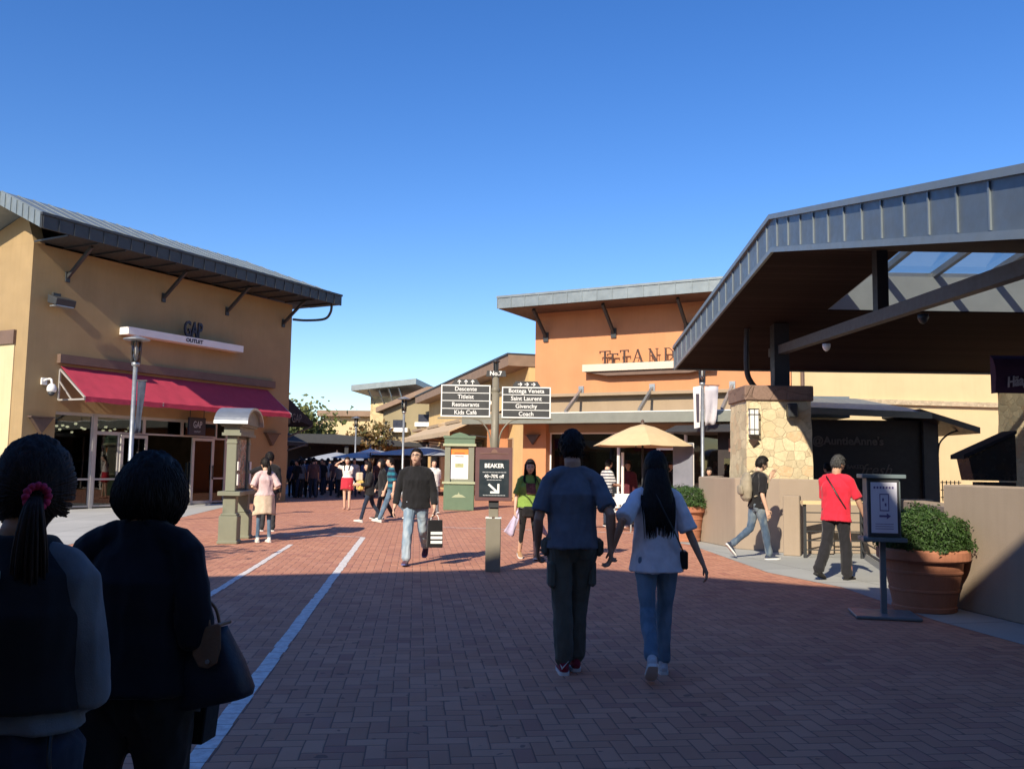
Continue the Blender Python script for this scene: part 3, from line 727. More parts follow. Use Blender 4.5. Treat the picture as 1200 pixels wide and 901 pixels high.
ra=Vector((4.98,15.1,0)); rb=Vector((5.94,15.1,0)); rc=Vector((5.22,12.25,0))
m=MB()
for p in (ra,rb,rc): m.bar(p,p+Vector((0,0,.9)),.045,.045)
m.build('post',M_dark,rl)
for a,b in ((ra,rb),(rb,rc)):
    m=MB()
    for k in range(5): z=.14+k*.155; m.bar(a+Vector((0,0,z)),b+Vector((0,0,z)),.018,.018)
    m.build('rail',M_dark,rl)
MB().bar(ra+Vector((-.05,0,.93)),rb+Vector((.05,0,.93)),.14,.06).build('cap_rail',M_cream,rl)
MB().bar(rb+Vector((0,.0,.93)),rc+Vector((0,0,.93)),.05,.04).build('hand_rail',M_dark,rl)
# ================================================================ pretzel shop
t=thing('pretzel_shop','black shaded pretzel shop with low grey metal roof behind the man in red','shop',(7.4,24,0))
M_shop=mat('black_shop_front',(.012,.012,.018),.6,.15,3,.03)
MB().box((0,0,0),(3.9,3.5,2.85)).build('wall',M_shop,t)
r=MB(); r.prism([(-.3,-.9,2.96),(3.6,-.9,2.86),(3.6,-.9,2.98),(-.3,-.9,3.1)],(0,.05,0)); r.prism([(-.3,-.86,3.08),(3.6,-.86,2.97),(2.6,1.6,3.5),(-.3,1.6,3.55)],(0,0,.06))
r.box((-.3,1.6,3.0),(2.4,3.5,3.62)); r.build('roof',M_roof,t)
MB().prism([(3.3,-.86,2.98),(4.95,-.7,2.5),(4.95,-.7,2.66),(3.3,-.86,3.12)],(0,2.4,0)).build('side_roof',M_dark,t)
MB().box((3.72,-.12,0),(4.12,-.003,2.85)).build('corner_post',mat('dark_slate_panel',(.04,.045,.055),.6,.1,4,.02),t)
MB().tube(catmull([(4.1,-.1,1.9),(4.15,-.12,2.25),(4.4,-.12,2.5),(4.7,-.1,2.6)],5),[.025]*16,8).build('bracket',M_dark,t)
m=MB()
for k in range(5): m.bar((4.2+k*.11,-.1,.7),(4.2+k*.11,-.1,1.25),.02,.02)
for z in (.8,1.2,1.0): m.bar((4.15,-.1,z),(4.7,-.1,z),.025,.025)
m.build('trellis',M_dark,t)
M_dull=mat('dull_grey_letters',(.10,.09,.09),.7,.05,4,0)
text('sign_lettering',"@AuntieAnne's",.30,M_dull,t,(1.72,-.012,2.27),ext=.008,bold=.008)
text('sign_lettering',"BAKED",.15,M_dull,t,(1.9,-.01,1.58),ext=.004,bold=.004)
text('sign_lettering',"fresh",.42,M_dull,t,(2.45,-.01,1.5),ext=.004,shear=.4)
MB().box((.5,-.5,0),(2.6,-.1,1.0)).build('counter',M_shop,t)
# purple ice-cream awning on its own stall block
t=thing('ice_cream_stall','ice cream stall with curved purple awning and white script at the right edge','stall',(7.47,14,0))
M_pur=mat('purple_canvas',(.055,.018,.06),.8,.1,4,.05)
a=MB(); pr=[(0,0),(.0,.28),(.1,.62),(.35,.85)]
prof=[(-.38,2.70),(-.42,2.95),(-.40,3.12),(-.34,3.24),(-.26,3.30)]
vs=[];n=12
for k in range(n+1):
    x=3.2*k/n
    for (yy,zz) in prof: vs.append((x,yy,zz-(0 if k else 0)))
L_=len(prof); fs=[(k*L_+i,(k+1)*L_+i,(k+1)*L_+i+1,k*L_+i+1) for k in range(n) for i in range(L_-1)]
a.add(vs,fs); a.add([(0.001,y,z) for y,z in prof]+[(0.001,-.26,2.70)],[tuple(range(L_+1))]); a.build('awning',M_pur,t)
text('sign_lettering','Häagen-Dazs',.22,mat('pale_script',(.5,.48,.55),.6,.03,4,0),t,(.56,-.445,2.92),right=(1,0,.16),up=(-.16,0,1),ext=.006,sx=.72,shear=.3,bold=.006)
MB().box((1.6,-.25,0),(4.0,.9,3.3)).build('stall_body',M_tan,t)
# small dark shed awning
t=thing('dark_stall_awning','small dark sloping stall awning in front of the right stone pillar','awning',(8.25,16.4,0))
a=MB(); a.prism([(.12,0,1.72),(1.12,0,2.2),(1.12,0,2.26),(.12,0,1.80)],(0,.5,0)); a.build('canvas',M_black,t)
a=MB(); a.prism([(.22,.02,1.74),(1.1,.02,2.18),(1.1,.02,1.33),(.3,.02,1.33)],(0,.45,0)); a.build('side_panel',mat('dark_tinted_panel',(.02,.025,.03),.25,.2,2,.02),t)
a=MB(); a.box((.5,.05,0.0),(1.1,.45,1.3)); a.build('counter',M_shop,t)
# building behind the camera whose gabled roof shades the foreground
t=thing('rear_store','ochre store behind the viewer whose gable shades the foreground','store',(1.0,-2.4,0))
w=MB(); w.prism([(-19,0,0),(8.5,0,0),(8.5,0,8.2),(-2.3,0,8.2),(-2.3,0,9.15),(-3.0,0,9.4),(-6.8,0,10.7),(-10.7,0,9.5),(-11.3,0,8.2),(-19,0,8.2)],(0,-12,0)); w.build('wall',M_ochre,t)
r=MB(); r.prism([(-2.2,.3,9.4),(-6.8,.3,10.9),(-11.1,.3,9.7),(-11.1,.3,9.45),(-6.8,.3,10.65),(-2.2,.3,9.1)],(0,-12.5,0)); r.box((-2.29,-12.2,8.202),(14,.25,8.6)); r.box((-19.4,-12.2,8.2),(-11.3,.25,8.5)); r.build('roof',M_roof,t)
w=MB()
for k in range(6): w.box((-17.5+k*4.3,.0+.002,.3),(-14.5+k*4.3,.06,2.9))
w.build('window',mat('dark_glass',(.02,.025,.03),.08,.1,1,0),t)
w=MB().box((8.5,-12,0),(14,0,8.2)).build('side_wing',M_tan,t)

t=thing('reflection_store','long unseen ochre store with crimson and sand awnings, added for shop glass to reflect','store',(-36,-14,0),rad(90))  # added out of view so the shop windows have something to reflect
MB().box((0,0,0),(38,10,6.6)).build('wall',M_ochre,t)
MB().box((-.5,-1.2,6.6),(38.5,10.5,7.1)).build('roof',M_roof,t)
for k in range(7):
    window(t,1+k*5.3,4.8+k*5.3,.2,2.9,y=-.08,mf=M_frame,mg=mat('dark_glass',(.02,.025,.03),.08,.1,1,0))
    a=MB(); a.prism([(.8+k*5.3,-.01,4.0),(.8+k*5.3,-1.3,3.2),(.8+k*5.3,-1.3,3.05),(.8+k*5.3,-.01,3.9)],(4.2,0,0)); a.build('awning',M_redaw if k%2 else M_tancan,t)
# ================================================================ far street
def awning(parent,x0,x1,z1,z0,out,m,name='awning'):
    a=MB(); a.prism([(x0,-.01,z1),(x0,-out,z0),(x0,-out,z0-.22),(x0,-out+.03,z0-.22),(x0,-out+.03,z0-.05),(x0,-.01,z1-.05)],(x1-x0,0,0)); return a.build(name,m,parent)
# street store right of the lane (yellow, tan awning)
B1R=math.atan2(-.966,.26)
t=thing('yellow_store','yellow stucco store with brown-edged eave, sand awning and dark shop front behind the signpost','store',(-5.6,60,0),B1R)
w=MB(); w.box((0,0,0),(24.2,9,5.6)); w.build('wall',M_yellow,t)
MB().box((-.4,-.9,5.6),(24.25,9,6.05)).build('roof',mat('brown_roof_edge',(.25,.17,.12),.8,.1,3,.1),t)
MB().box((-.42,-.95,6.05),(24.25,9,6.13)).build('roof_edge',M_dark,t)
for k in range(4):
    window(t,1.2+k*5.8,4.6+k*5.8,.1,2.7,y=-.06,mf=M_tan,mg=mat('dark_glass',(.02,.025,.03),.08,.1,1,0))
    MB().box((1.0+k*5.8,-1.3,3.6),(4.8+k*5.8,-.002,3.75)).build('canopy',M_tan,t)
MB().box((14.5,-.5,4.35),(19.,-.002,4.5)).build('sign_shelf',M_white,t)
m=MB()
for k,hh in enumerate((.75,.6,.75,.6,.75,.6,.7)): m.box((15.0+k*.5,-.35,4.5),(15.36+k*.5,-.28,4.5+hh))
m.build('sign_lettering',M_navy,t)
aw=awning(t,5.5,20.5,4.1,3.0,2.6,M_tancan2)
MB().prism([(5.45,-.05,4.1),(5.45,-2.65,2.98),(5.45,-2.65,2.9),(5.45,-.05,2.9)],(.05,0,0)).build('awning_end',M_tancan2,t)
m=MB()
for k in range(5): m.bar((6+k*3.5,-.05,2.7),(6+k*3.5,-2.6,2.95),.05,.05)
m.build('awning_frame',M_dark,t)
MB().box((20.3,-.8,0),(21.1,0,3.4)).build('pillar',M_orange,t)
# olive store
t=thing('olive_store','olive gabled store with brown roof edge and two white sign shelves','store',(-9.0,62,0),rad(-8))
w=MB(); w.prism([(0,0,0),(4.6,0,0),(4.6,0,6.5),(3.4,0,6.5),(0,0,5.2)],(0,10,0)); w.build('wall',M_olive,t)
r=MB(); r.prism([(-.4,-.5,5.05),(3.3,-.5,6.55),(5.1,-.5,6.55),(5.1,-.5,6.85),(3.2,-.5,6.85),(-.4,-.5,5.4)],(0,11,0)); r.build('roof',_mc['brown_roof_edge'],t)
for x,z in ((.6,3.7),(2.4,4.1)): MB().box((x,-.5,z),(x+1.3,-.002,z+.3)).build('sign_shelf',M_white,t); 
for x,z in ((.8,4.0),(2.6,4.4)): MB().box((x,-.3,z),(x+.8,-.2,z+.55)).build('sign_lettering',M_navy,t)
MB().prism([(-.3,-1.8,2.5),(4.8,-1.8,3.2),(4.8,0,3.5),(-.3,0,2.8)],(0,0,.12)).build('canopy',M_tan,t)
for k in range(2): window(t,.4+k*2.1,2.1+k*2.1,.1,2.5,y=-.06,mf=M_tan,mg=_mc['dark_glass'])
# stone tower
t=thing('stone_tower','yellow stone tower block with overhanging grey roof and pale braces','building',(-11.35,71,0),rad(-6))
MB().box((0,0,0),(3.1,6,6.9)).build('wall',stonemat('yellow_fieldstone',(.66,.52,.28),(.5,.36,.2),2.4),t)
r=MB(); r.prism([(-1.2,-1.5,7.2),(4.0,-1.5,7.75),(4.0,-1.5,8.2),(-1.2,-1.5,7.65)],(0,9,0)); r.build('roof',M_roof,t)
for k in range(4): MB().bar((.3+k*.8,-.02,6.3),(.1+k*.8,-1.1,7.25+k*.08),.09,.09).build('roof_brace',M_steel,t)
MB().box((.4,-.35,3.4),(2.6,-.002,3.7)).build('sign_shelf',M_white,t)
awning(t,-.3,3.3,3.2,2.5,1.5,M_brownt)
for k in range(2): window(t,.3+k*1.3,1.5+k*1.3,.1,2.4,y=-.06,mf=M_tan,mg=_mc['dark_glass'])
# far beige stores
for nm,x,y,w_,h,m_,lab in (('beige_store',-16.6,78,5.3,6.1,M_ochre_l,'beige flat-roofed store at the far end beside the stone tower'),
                        ('tan_store',-24.5,88,9.,5.6,M_tan,'long tan store behind the trees at the far end of the lane'),
                        ('small_cream_store',-22.,110,14,5.,M_cream,'small cream store farthest down the lane behind the trees')):
    t=thing(nm,lab,'store',(x,y,0),rad(-4))
    MB().box((0,0,0),(w_,8,h-.5)).build('wall',m_,t); MB().box((-.4,-.6,h-.5),(w_+.4,8.4,h)).build('roof',_mc['brown_roof_edge'],t)
    awning(t,.3,w_-.3,3.4,2.8,1.4,M_tan)
    for k in range(3): window(t,.3+k*w_/3.2,.3+k*w_/3.2+w_/3.8,.1,2.6,y=-.06,mf=M_tan,mg=_mc['dark_glass'])
# dark pavilion added as a backdrop standing in for shade behind the crowd
t=thing('dark_backdrop','long dark pavilion added as a backdrop for the shade behind the crowd','pavilion',(-17.5,58,0),rad(8))
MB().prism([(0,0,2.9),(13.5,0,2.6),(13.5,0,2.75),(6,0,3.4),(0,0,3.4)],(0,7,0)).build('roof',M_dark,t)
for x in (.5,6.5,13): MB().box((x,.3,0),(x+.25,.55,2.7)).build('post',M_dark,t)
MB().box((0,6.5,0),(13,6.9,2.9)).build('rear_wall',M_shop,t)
# dark neighbour on the left lane side
t=thing('shaded_store','shaded store wall beyond the ochre store with lit doorways','store',(-16.2,41.,0),rad(80))
MB().box((0,0,0),(14,8,4.0)).build('wall',M_tan,t); MB().box((-.3,-.6,4.0),(14.3,8,4.3)).build('roof',M_dark,t)
for k in range(3): window(t,.6+k*3.9,3.8+k*3.9,.1,2.7,y=-.06,mf=M_frame,mg=_mc['dark_glass'])
awning(t,0,14,3.3,2.7,1.3,M_black)
# hill
hm=MB(); n=40; vs=[];fs=[]
for i in range(n+1):
    X=-160+i*8
    for j in range(7):
        Y=150+j*22; h=max(0,8.5*math.sin(PI*min(1,j/4.5)/1.0*.5)*(.6+.5*noise.noise(Vector((X*.02,Y*.02,0)))) )
        vs.append((X,Y,h-.5 if j else -1))
for i in range(n):
    for j in range(6): fs.append((i*7+j,(i+1)*7+j,(i+1)*7+j+1,i*7+j+1))
hm.add(vs,fs); tag(hm.build('hill',mat('dry_green_hillside',(.09,.10,.05),.95,.35,.25,.3,4),None,smooth=True),kind='structure')
# ================================================================ trees
LF1=leafmat('olive_leaf',(.10,.13,.035),(.20,.20,.06)); LF2=leafmat('bronze_leaf',(.09,.10,.03),(.26,.14,.05)); LF3=leafmat('pine_leaf',(.05,.08,.03),(.10,.13,.05))
M_bark=mat('grey_brown_bark',(.12,.085,.06),.9,.2,8,.3,40)
def tree(loc,h,r,lab,lm,n=1500,ls=.13,bare=.3,seed=1,grp=None,trunk=.35):
    rnd=random.Random(seed); t=thing('tree',lab,'tree',loc,rnd.random()*6,grp)
    m=MB(); th=h*trunk; m.tube(catmull([(0,0,-.05),(.03*h*.3,0,th*.6),(0,.02*h,th)],4),[.03*h*.5*(1-.04*k) for k in range(9)],8,round_=False)
    tips=[]
    for k in range(11):
        a=k*2.4+rnd.random(); e=rnd.uniform(.3,1.); R_=r*rnd.uniform(.55,.95)*(1-.3*e)
        p1=Vector((math.cos(a)*R_*.5,math.sin(a)*R_*.5,th+(h-th)*e*.55)); p2=Vector((math.cos(a)*R_,math.sin(a)*R_,th+(h-th)*(e*.92)))
        m.tube(catmull([(0,0,th*.85),p1,p2],4),[.012*h*(1-.085*q)+.006 for q in range(9)],5,round_=False); tips.append((p1,p2))
        for q in range(3):
            b=p1.lerp(p2,rnd.uniform(.2,1)); e2=b+Vector((rnd.uniform(-1,1),rnd.uniform(-1,1),rnd.uniform(0,1)))*r*.35; m.tube([b,e2],[.008,.004],4,round_=False); tips.append((b,e2))
    m.build('trunk',M_bark,t,smooth=True)
    random.seed(seed)
    def fn():
        a,b=random.choice(tips); p=a.lerp(b,random.uniform(.3,1.1)); s=r*bare
        q=Vector((random.gauss(0,s*.5),random.gauss(0,s*.5),random.gauss(0,s*.4)))
        return p+q,(p+q-Vector((0,0,h*.6)))*.3
    leaves(fn,n,ls).build('foliage',lm,t); return t
tree((-9.4,60,0),4.6,1.7,'small tree with bronze and green leaves before the stone tower',LF2,1300,.15,.35,2)
tree((-15.4,66,0),5.6,3.0,'bushy olive-green tree at the end of the lane',LF1,2600,.2,.42,3,trunk=.2)
tree((-16.6,62,0),6.4,1.6,'slim tree with sparse upper branches left of the bushy olive tree',LF1,500,.14,.3,4)
tree((-19.5,72,0),5.2,2.6,'olive tree partly hidden by the black side awning',LF1,1400,.2,.45,5,trunk=.2)
tree((-6.2,63,0),3.2,1.3,'low dense green tree behind the striped-shirt man',LF3,1200,.14,.5,6,trunk=.2)
for k,(x,y,h) in enumerate(((-34,128,7),(-27,135,8),(-41,130,8),(-20,140,7))):
    tree((x,y,0),h,4.2,'far rounded tree on the hillside beyond the lane',LF3,700,.4,.5,10+k,grp='far trees beyond the lane',trunk=.15)
tree((-8.9,6.8,0),6.2,1.9,'street tree left of the paved walk casting dappled shade',LF3,1300,.12,.35,21)
# ================================================================ lamp posts
def lamppost(loc,lab,banner=None,rz=0,h=4.45):
    t=thing('lamp_post',lab,'street lamp',loc,rz)
    MB().lathe([(.11,0),(.11,.25),(.07,.3),(.055,.36),(.05,h-.75)],n=14).build('pole',M_steel,t,smooth=True)
    MB().lathe([(.05,h-.75),(.09,h-.72),(.09,h-.66),(.06,h-.64)],n=14).build('collar',M_steel,t,smooth=True)
    MB().lathe([(.085,h-.64),(.105,h-.14)],n=14).build('lantern_glass',glassmat('lantern_glass',(.7,.7,.68),.8,1.),t,smooth=True)
    m=MB()
    for k in range(4):
        a=k*PI/2+.4; m.bar((.1*math.cos(a),.1*math.sin(a),h-.66),(.12*math.cos(a),.12*math.sin(a),h-.1),.018,.018)
    m.build('lantern_cage',M_dark,t)
    MB().lathe([(.02,h-.6),(.03,h-.3),(.015,h-.25)],n=8).build('bulb',M_white,t)
    MB().lathe([(.13,h-.14),(.30,h-.11),(.30,h-.09),(.1,h-.03),(.02,h)],n=20).build('lantern_cap',M_steel,t,smooth=False)
    if banner:
        side,m_,z1,z0,wd=banner
        b=MB(); vs=[];n=8
        for j in range(n+1):
            z=z1+(z0-z1)*j/n
            for i in range(5):
                u=i/4; x=side*(.07+wd*u*(1-.25*j/n)); y=.06*math.sin(i*2.1+j*.5)*(.4+j/n); vs.append((x,y,z-.05*u*math.sin(j*.6)))
        fs=[(j*5+i,j*5+i+1,(j+1)*5+i+1,(j+1)*5+i) for j in range(n) for i in range(4)]
        b.add(vs,fs); o=b.build('banner',m_,t,smooth=True); so_=o.modifiers.new('thickness','SOLIDIFY'); so_.thickness=.006
        MB().bar((0,0,z1+.02),(side*(wd+.1),0,z1+.02),.025,.025).build('banner_arm',M_dark,t)
    return t
pL=at(149.5,600,21.0)
lamppost((pL.x,21.0,0),'grey steel lamp post with furled dark banner before the crimson awning',(1,mat('dark_blue_banner',(.03,.04,.07),.8,.2,4,.1),3.35,2.1,.2))
pR=at(823.5,550,26.5)
lp=lamppost((pR.x,26.5,0),'grey lamp post with pale printed banner beside the stone pillar',(1,mat('pale_lilac_banner',(.50,.47,.50),.8,.12,2,.1),3.95,2.75,.42),h=4.7)
b=MB(); b.prism([(-.10,-.09,2.7),(-.27,-.09,2.66),(-.30,-.09,3.9),(-.06,-.09,3.95)],(0,-.02,0)); b.build('banner',mat('white_banner',(.7,.66,.64),.8,.1,2,.1),lp)
MB().prism([(-.12,-.115,2.85),(-.2,-.115,2.85),(-.22,-.115,3.7),(-.12,-.115,3.7)],(0,-.004,0)).build('banner_print',mat('dark_figure_print',(.06,.05,.07),.8,.2,6,0),lp)
lamppost((at(472,540,39).x,39,0),'slender lamp post standing before the olive store')
lamppost((at(416,540,56).x,56,0),'distant lamp post before the beige store')
# ================================================================ finger signpost
M_ink2=mat('dull_white_print',(.45,.46,.47),.6,.03,4,0)
SX,SY=at(577.5,660,12.6).x,12.6
t=thing('signpost','olive-grey signpost with two charcoal direction boards and a framed shop poster','sign',(SX,SY,0))
MB().box((-.105,-.105,0),(.105,.105,.74)).build('base',M_post,t,bevel=.008)
MB().box((-.112,-.112,.735),(-.02,.112,.752)).box((.02,-.112,.735),(.112,.112,.752)).build('base_cap',M_white,t)
MB().box((-.068,-.068,.752),(.068,.068,1.0)).build('neck',M_post,t,bevel=.006)
MB().lathe([(.055,1.0),(.055,2.55),(.048,2.55),(.048,2.80)],n=16).build('pole',M_post,t,smooth=True)
MB().lathe([(.058,2.52),(.062,2.53),(.062,2.56),(.058,2.57)],n=16).build('collar',M_post,t)
MB().prism([(-.14,-.05,2.735),(.15,-.05,2.735),(.135,-.05,2.82),(-.125,-.05,2.82)],(0,.03,0)).build('number_plate',M_board,t)
text('sign_lettering','No.7',.085,M_letter,t,(0,-.055,2.778),ext=.002,bold=.002)
m=MB(); m.lathe([(.05,2.80),(.05,2.82)],n=12)
for k in range(4): a=k*PI/2+.78; m.bar((.035*math.cos(a),.035*math.sin(a),2.82),(.04*math.cos(a),.04*math.sin(a),2.95),.014,.014)
m.lathe([(.06,2.95),(.06,2.962),(.02,2.975)],n=12); m.lathe([(.02,2.82),(.02,2.94)],n=8); m.build('finial',M_dark,t)
def board(x0,x1,z0,z1,lines,arrow,off=0):
    b=MB().box((x0,-.025,z0),(x1,.025,z1)).build('direction_board',M_board,t)
    cx=(x0+x1)/2
    MB().prism([(cx-.21,-.022,z1),(cx+.21,-.022,z1),(cx+.155,-.022,z1+.085),(cx-.155,-.022,z1+.085)],(0,.04,0)).build('board_header',M_board,b)
    f=MB(); e=.012
    f.box((x0-.004,-.032,z0-.004),(x0+e,-.0255,z1+.004)); f.box((x1-e,-.032,z0-.004),(x1+.004,-.0255,z1+.004)); f.box((x0+e,-.032,z0-.004),(x1-e,-.0255,z0+e)); f.box((x0+e,-.032,z1-e),(x1-e,-.0255,z1+.004))
    hh=(z1-z0)/4
    for k in range(1,4): f.box((x0+e,-.031,z0+k*hh-.005),(x1-e,-.0255,z0+k*hh+.005))
    f.build('frame',M_letter,b)
    for k,s in enumerate(lines): text('board_lettering',s,.084,M_letter,b,(cx,-.03,z1-hh*(k+.5)),ext=.002,bold=.0012,sx=.98)
    m=MB()
    for k in (-1,0,1):
        c=Vector((cx+k*.095,-.026,z1+.042)); d=Vector((0,0,1)) if arrow=='up' else Vector((1,0,0)); s_=Vector((1,0,0)) if arrow=='up' else Vector((0,0,1)); n_=(0,1,0)
        m.bar(c-d*.028,c+d*.026,.011,.005,up=n_); m.bar(c+d*.03,c-s_*.024+d*.004,.011,.0052,up=n_); m.bar(c+d*.03,c+s_*.024+d*.004,.011,.0054,up=n_)
    m.build('arrow',M_letter,b)
    return b
def wx(px): return (at(px,500,12.6).x-SX)
def wz(px,py): return at(px,py,12.6).z
board(wx(516.6),wx(573.8),wz(545,488),wz(545,451.5),['Descente','Titleist','Restaurants','Kids Café'],'up')
board(wx(588),wx(644.6),wz(616,489.8),wz(616,454),['Bottega Veneta','Saint Laurent','Givenchy','Coach'],'right')
for sgn in (-1,1):
    m=MB(); z=wz(600,490)
    m.tube(catmull([(sgn*.05,0,z-.42),(sgn*.09,0,z-.2),(sgn*.22,0,z-.04),(sgn*.36,0,z-.01)],6),[.011]*19,8,round_=False); m.bar((sgn*.05,0,z-.012),(sgn*.82,0,z-.012),.02,.02)
    m.bar((sgn*.05,0,z+.36),(sgn*.12,0,z+.36),.03,.03); m.build('bracket',M_post,t)
fz0,fz1=wz(580,586.5),wz(580,524.5)
b=MB(); fx0,fx1=wx(558.3),wx(601)
b.box((fx0,-.14,fz0),(fx1,-.085,fz1)); pf=b.build('poster_frame',M_plum,t,bevel=.006)
px0,px1,pz0,pz1=wx(563),wx(597.2),wz(580,581.8),wz(580,538.5)
b=MB().box((px0,-.146,pz0),(px1,-.1402,pz1)).build('poster',M_bblack,pf)
cx=(px0+px1)/2; H_=pz1-pz0
text('poster_lettering','BEAKER',.082,M_letter,b,(cx,-.148,pz1-H_*.17),ext=.001,bold=.0022,sx=.95)
for zz,hw_ in ((.34,.16),(.545,.1),(.955,.15)):
    m=MB(); x_=cx-hw_
    while x_<cx+hw_: m.box((x_,-.148,pz1-H_*zz-.006),(x_+.014,-.1462,pz1-H_*zz+.006)); x_+=.021
    m.build('poster_small_print',M_ink2,b)
text('poster_lettering','40~70% off',.066,M_letter,b,(cx,-.148,pz1-H_*.45),ext=.001,bold=.0014,sx=.9)
m=MB(); A=Vector((cx-.075,-.148,pz0+H_*.34)); B=Vector((cx+.05,-.148,pz0+H_*.13)); m.bar(A,B,.028,.003,up=(0,1,0)); m.bar(B+Vector((.013,0,-.01)),B+Vector((.013,0,.115)),.028,.0032,up=(0,1,0)); m.bar(B+Vector((.027,0,-.003)),B+Vector((-.1,0,-.003)),.028,.0034,up=(0,1,0)); m.build('poster_arrow',M_letter,b)
m=MB(); 
m.bar((cx-.2,-.143,fz1-.085),(cx+.2,-.143,fz1-.085),.006,.008); m.prism([(cx-.05,-.141,fz1-.075),(cx+.05,-.141,fz1-.075),(cx+.03,-.141,fz1-.035),(cx,-.141,fz1-.02),(cx-.03,-.141,fz1-.035)],(0,-.004,0)); m.build('emblem',mat('dull_bronze_emblem',(.22,.12,.09),.5,.1,5,0),pf)
MB().box((-.07,-.1,fz0-.09),(.07,.06,fz0+.02)).build('frame_mount',M_dark,t)
# ================================================================ directory kiosk (left)
K=gnd(266,637); kz=thing('directory_kiosk','sage-green directory kiosk with arched metal hood that the girl in pink studies','kiosk',(K.x,K.y+.1,0),rad(96))
# local x along the board, from the near post to the far one
def post(x):
    m=MB(); m.box((x-.17,-.165,0),(x+.17,.165,.50)); m.box((x-.185,-.18,0),(x+.185,.18,.06)); m.box((x-.15,-.145,.5),(x+.15,.145,.54)); m.box((x-.115,-.115,.5),(x+.115,.115,.86)); m.box((x-.088,-.09,.94),(x+.088,.09,1.95)); m.box((x-.10,-.10,1.80),(x+.10,.10,1.84)); m.build('post',M_sage,kz,bevel=.012)
    m=MB(); m.box((x-.07,-.125,1.05),(x+.07,-.106,1.25)); m.box((x-.07,-.125,1.32),(x+.07,-.106,1.48)); m.build('notice',M_white,kz)
post(.0); post(1.15)
MB().box((-.2,-.2,.86),(1.35,.2,.94)).build('ledge',M_sage,kz,bevel=.008)
m=MB(); m.box((-.17,-.17,1.95),(1.32,.17,2.003)); m.box((-.14,-.14,2.0),(1.29,.14,2.122)); m.box((-.19,-.19,2.12),(1.34,.19,2.16)); m.build('frieze',M_sage,kz)
MB().box((.12,-.05,.94),(1.03,.05,1.95)).build('display_case',M_dark,kz)
m_,nt_,b_=nodes('map_poster_print'); v_=objc(nt_); c_=mixc(nt_,ramp(nt_,tnoise(nt_,v_,7,2),.48,.5),(.10,.13,.14),(.38,.2,.15)); c_=mixc(nt_,ramp(nt_,tnoise(nt_,v_,13,1),.6,.62),c_,(.5,.47,.42)); nt_.links.new(c_,b_.inputs['Base Color']); b_.inputs['Roughness'].default_value=.25; M_map=m_
for y0,y1 in ((-.056,-.051),(.051,.056)): MB().box((.16,y0,.99),(.99,y1,1.9)).build('map_panel',M_map,kz)
m=MB(); n=18; prof=[(.575-.86*math.cos(PI*k/n),2.163+.33*math.sin(PI*k/n)) for k in range(n+1)]; inn=[(.575+(y-.575)*.94,2.163+(z-2.163)*.86) for y,z in prof]
pl=[(y,-.30,z) for y,z in prof]+[(y,-.30,z) for y,z in inn[::-1]]
m.prism(pl,(0,.60,0)); m.build('hood',M_steel,kz,smooth=False)
m=MB(); m.prism([(y,-.22,z-.004) for y,z in inn],(0,.44,0)); m.build('hood_infill',M_sage,kz)
# ================================================================ green poster kiosk
K=gnd(537.5,597.5); D=K.y
t=thing('poster_kiosk','deep green poster kiosk with orange and white poster left of the signpost','kiosk',(K.x,K.y,0),0)
hw=.5
MB().box((-hw,-.2,0),(hw,.2,.86)).build('base',M_green,t,bevel=.01)
MB().box((-hw-.05,-.25,.86),(hw+.05,.25,.93)).build('ledge',mat('pale_sage_trim',(.36,.40,.25),.55,.06,4,.05),t)
m=MB(); m.box((-hw+.02,-.18,.93),(-hw+.2,.18,2.1)); m.box((hw-.2,-.18,.93),(hw-.02,.18,2.1)); m.box((-hw+.2,-.1,.93),(hw-.2,.1,2.1)); m.build('case',M_sage,t)
m=MB(); m.box((-hw,-.2,2.18),(hw,.2,2.36)); m.box((-hw-.03,-.23,2.36),(hw+.03,.23,2.44)); m.prism([(-.32,-.15,2.44),(.32,-.15,2.44),(.2,-.15,2.5),(.1,-.15,2.53),(0,-.15,2.56),(-.1,-.15,2.53),(-.2,-.15,2.5)],(0,.3,0)); m.build('cornice',M_green,t)
MB().box((-hw-.04,-.24,2.1),(hw+.04,.24,2.18)).build('trim',_mc['pale_sage_trim'],t)
p=MB().box((-.29,-.115,1.02),(.29,-.1005,2.0)).build('poster',M_letter,t)
MB().box((-.29,-.121,1.82),(.29,-.1155,2.0)).build('poster_header',mat('orange_print',(.75,.22,.03),.6,.03,4,0),p)
MB().box((-.17,-.124,1.845),(.17,-.1215,1.885)).build('poster_print',mat('brown_print',(.35,.1,.02),.6,.03,4,0),p)
M_ink=mat('grey_print',(.12,.12,.12),.6,.03,4,0)
m=MB(); m.box((-.15,-.119,1.745),(.15,-.1155,1.78)); m.build('poster_print',M_ink,p)
m=MB(); m.box((-.14,-.119,1.40),(.14,-.1155,1.53)); m.build('poster_picture',mat('olive_print',(.35,.36,.18),.6,.2,20,0),p)
m=MB(); m.prism([(-.24,-.203,.42),(.24,-.203,.42),(.12,-.203,.5),(.03,-.203,.52),(0,-.203,.6),(-.03,-.203,.52),(-.12,-.203,.5)],(0,-.004,0)); m.build('emblem',_mc['pale_sage_trim'],t)
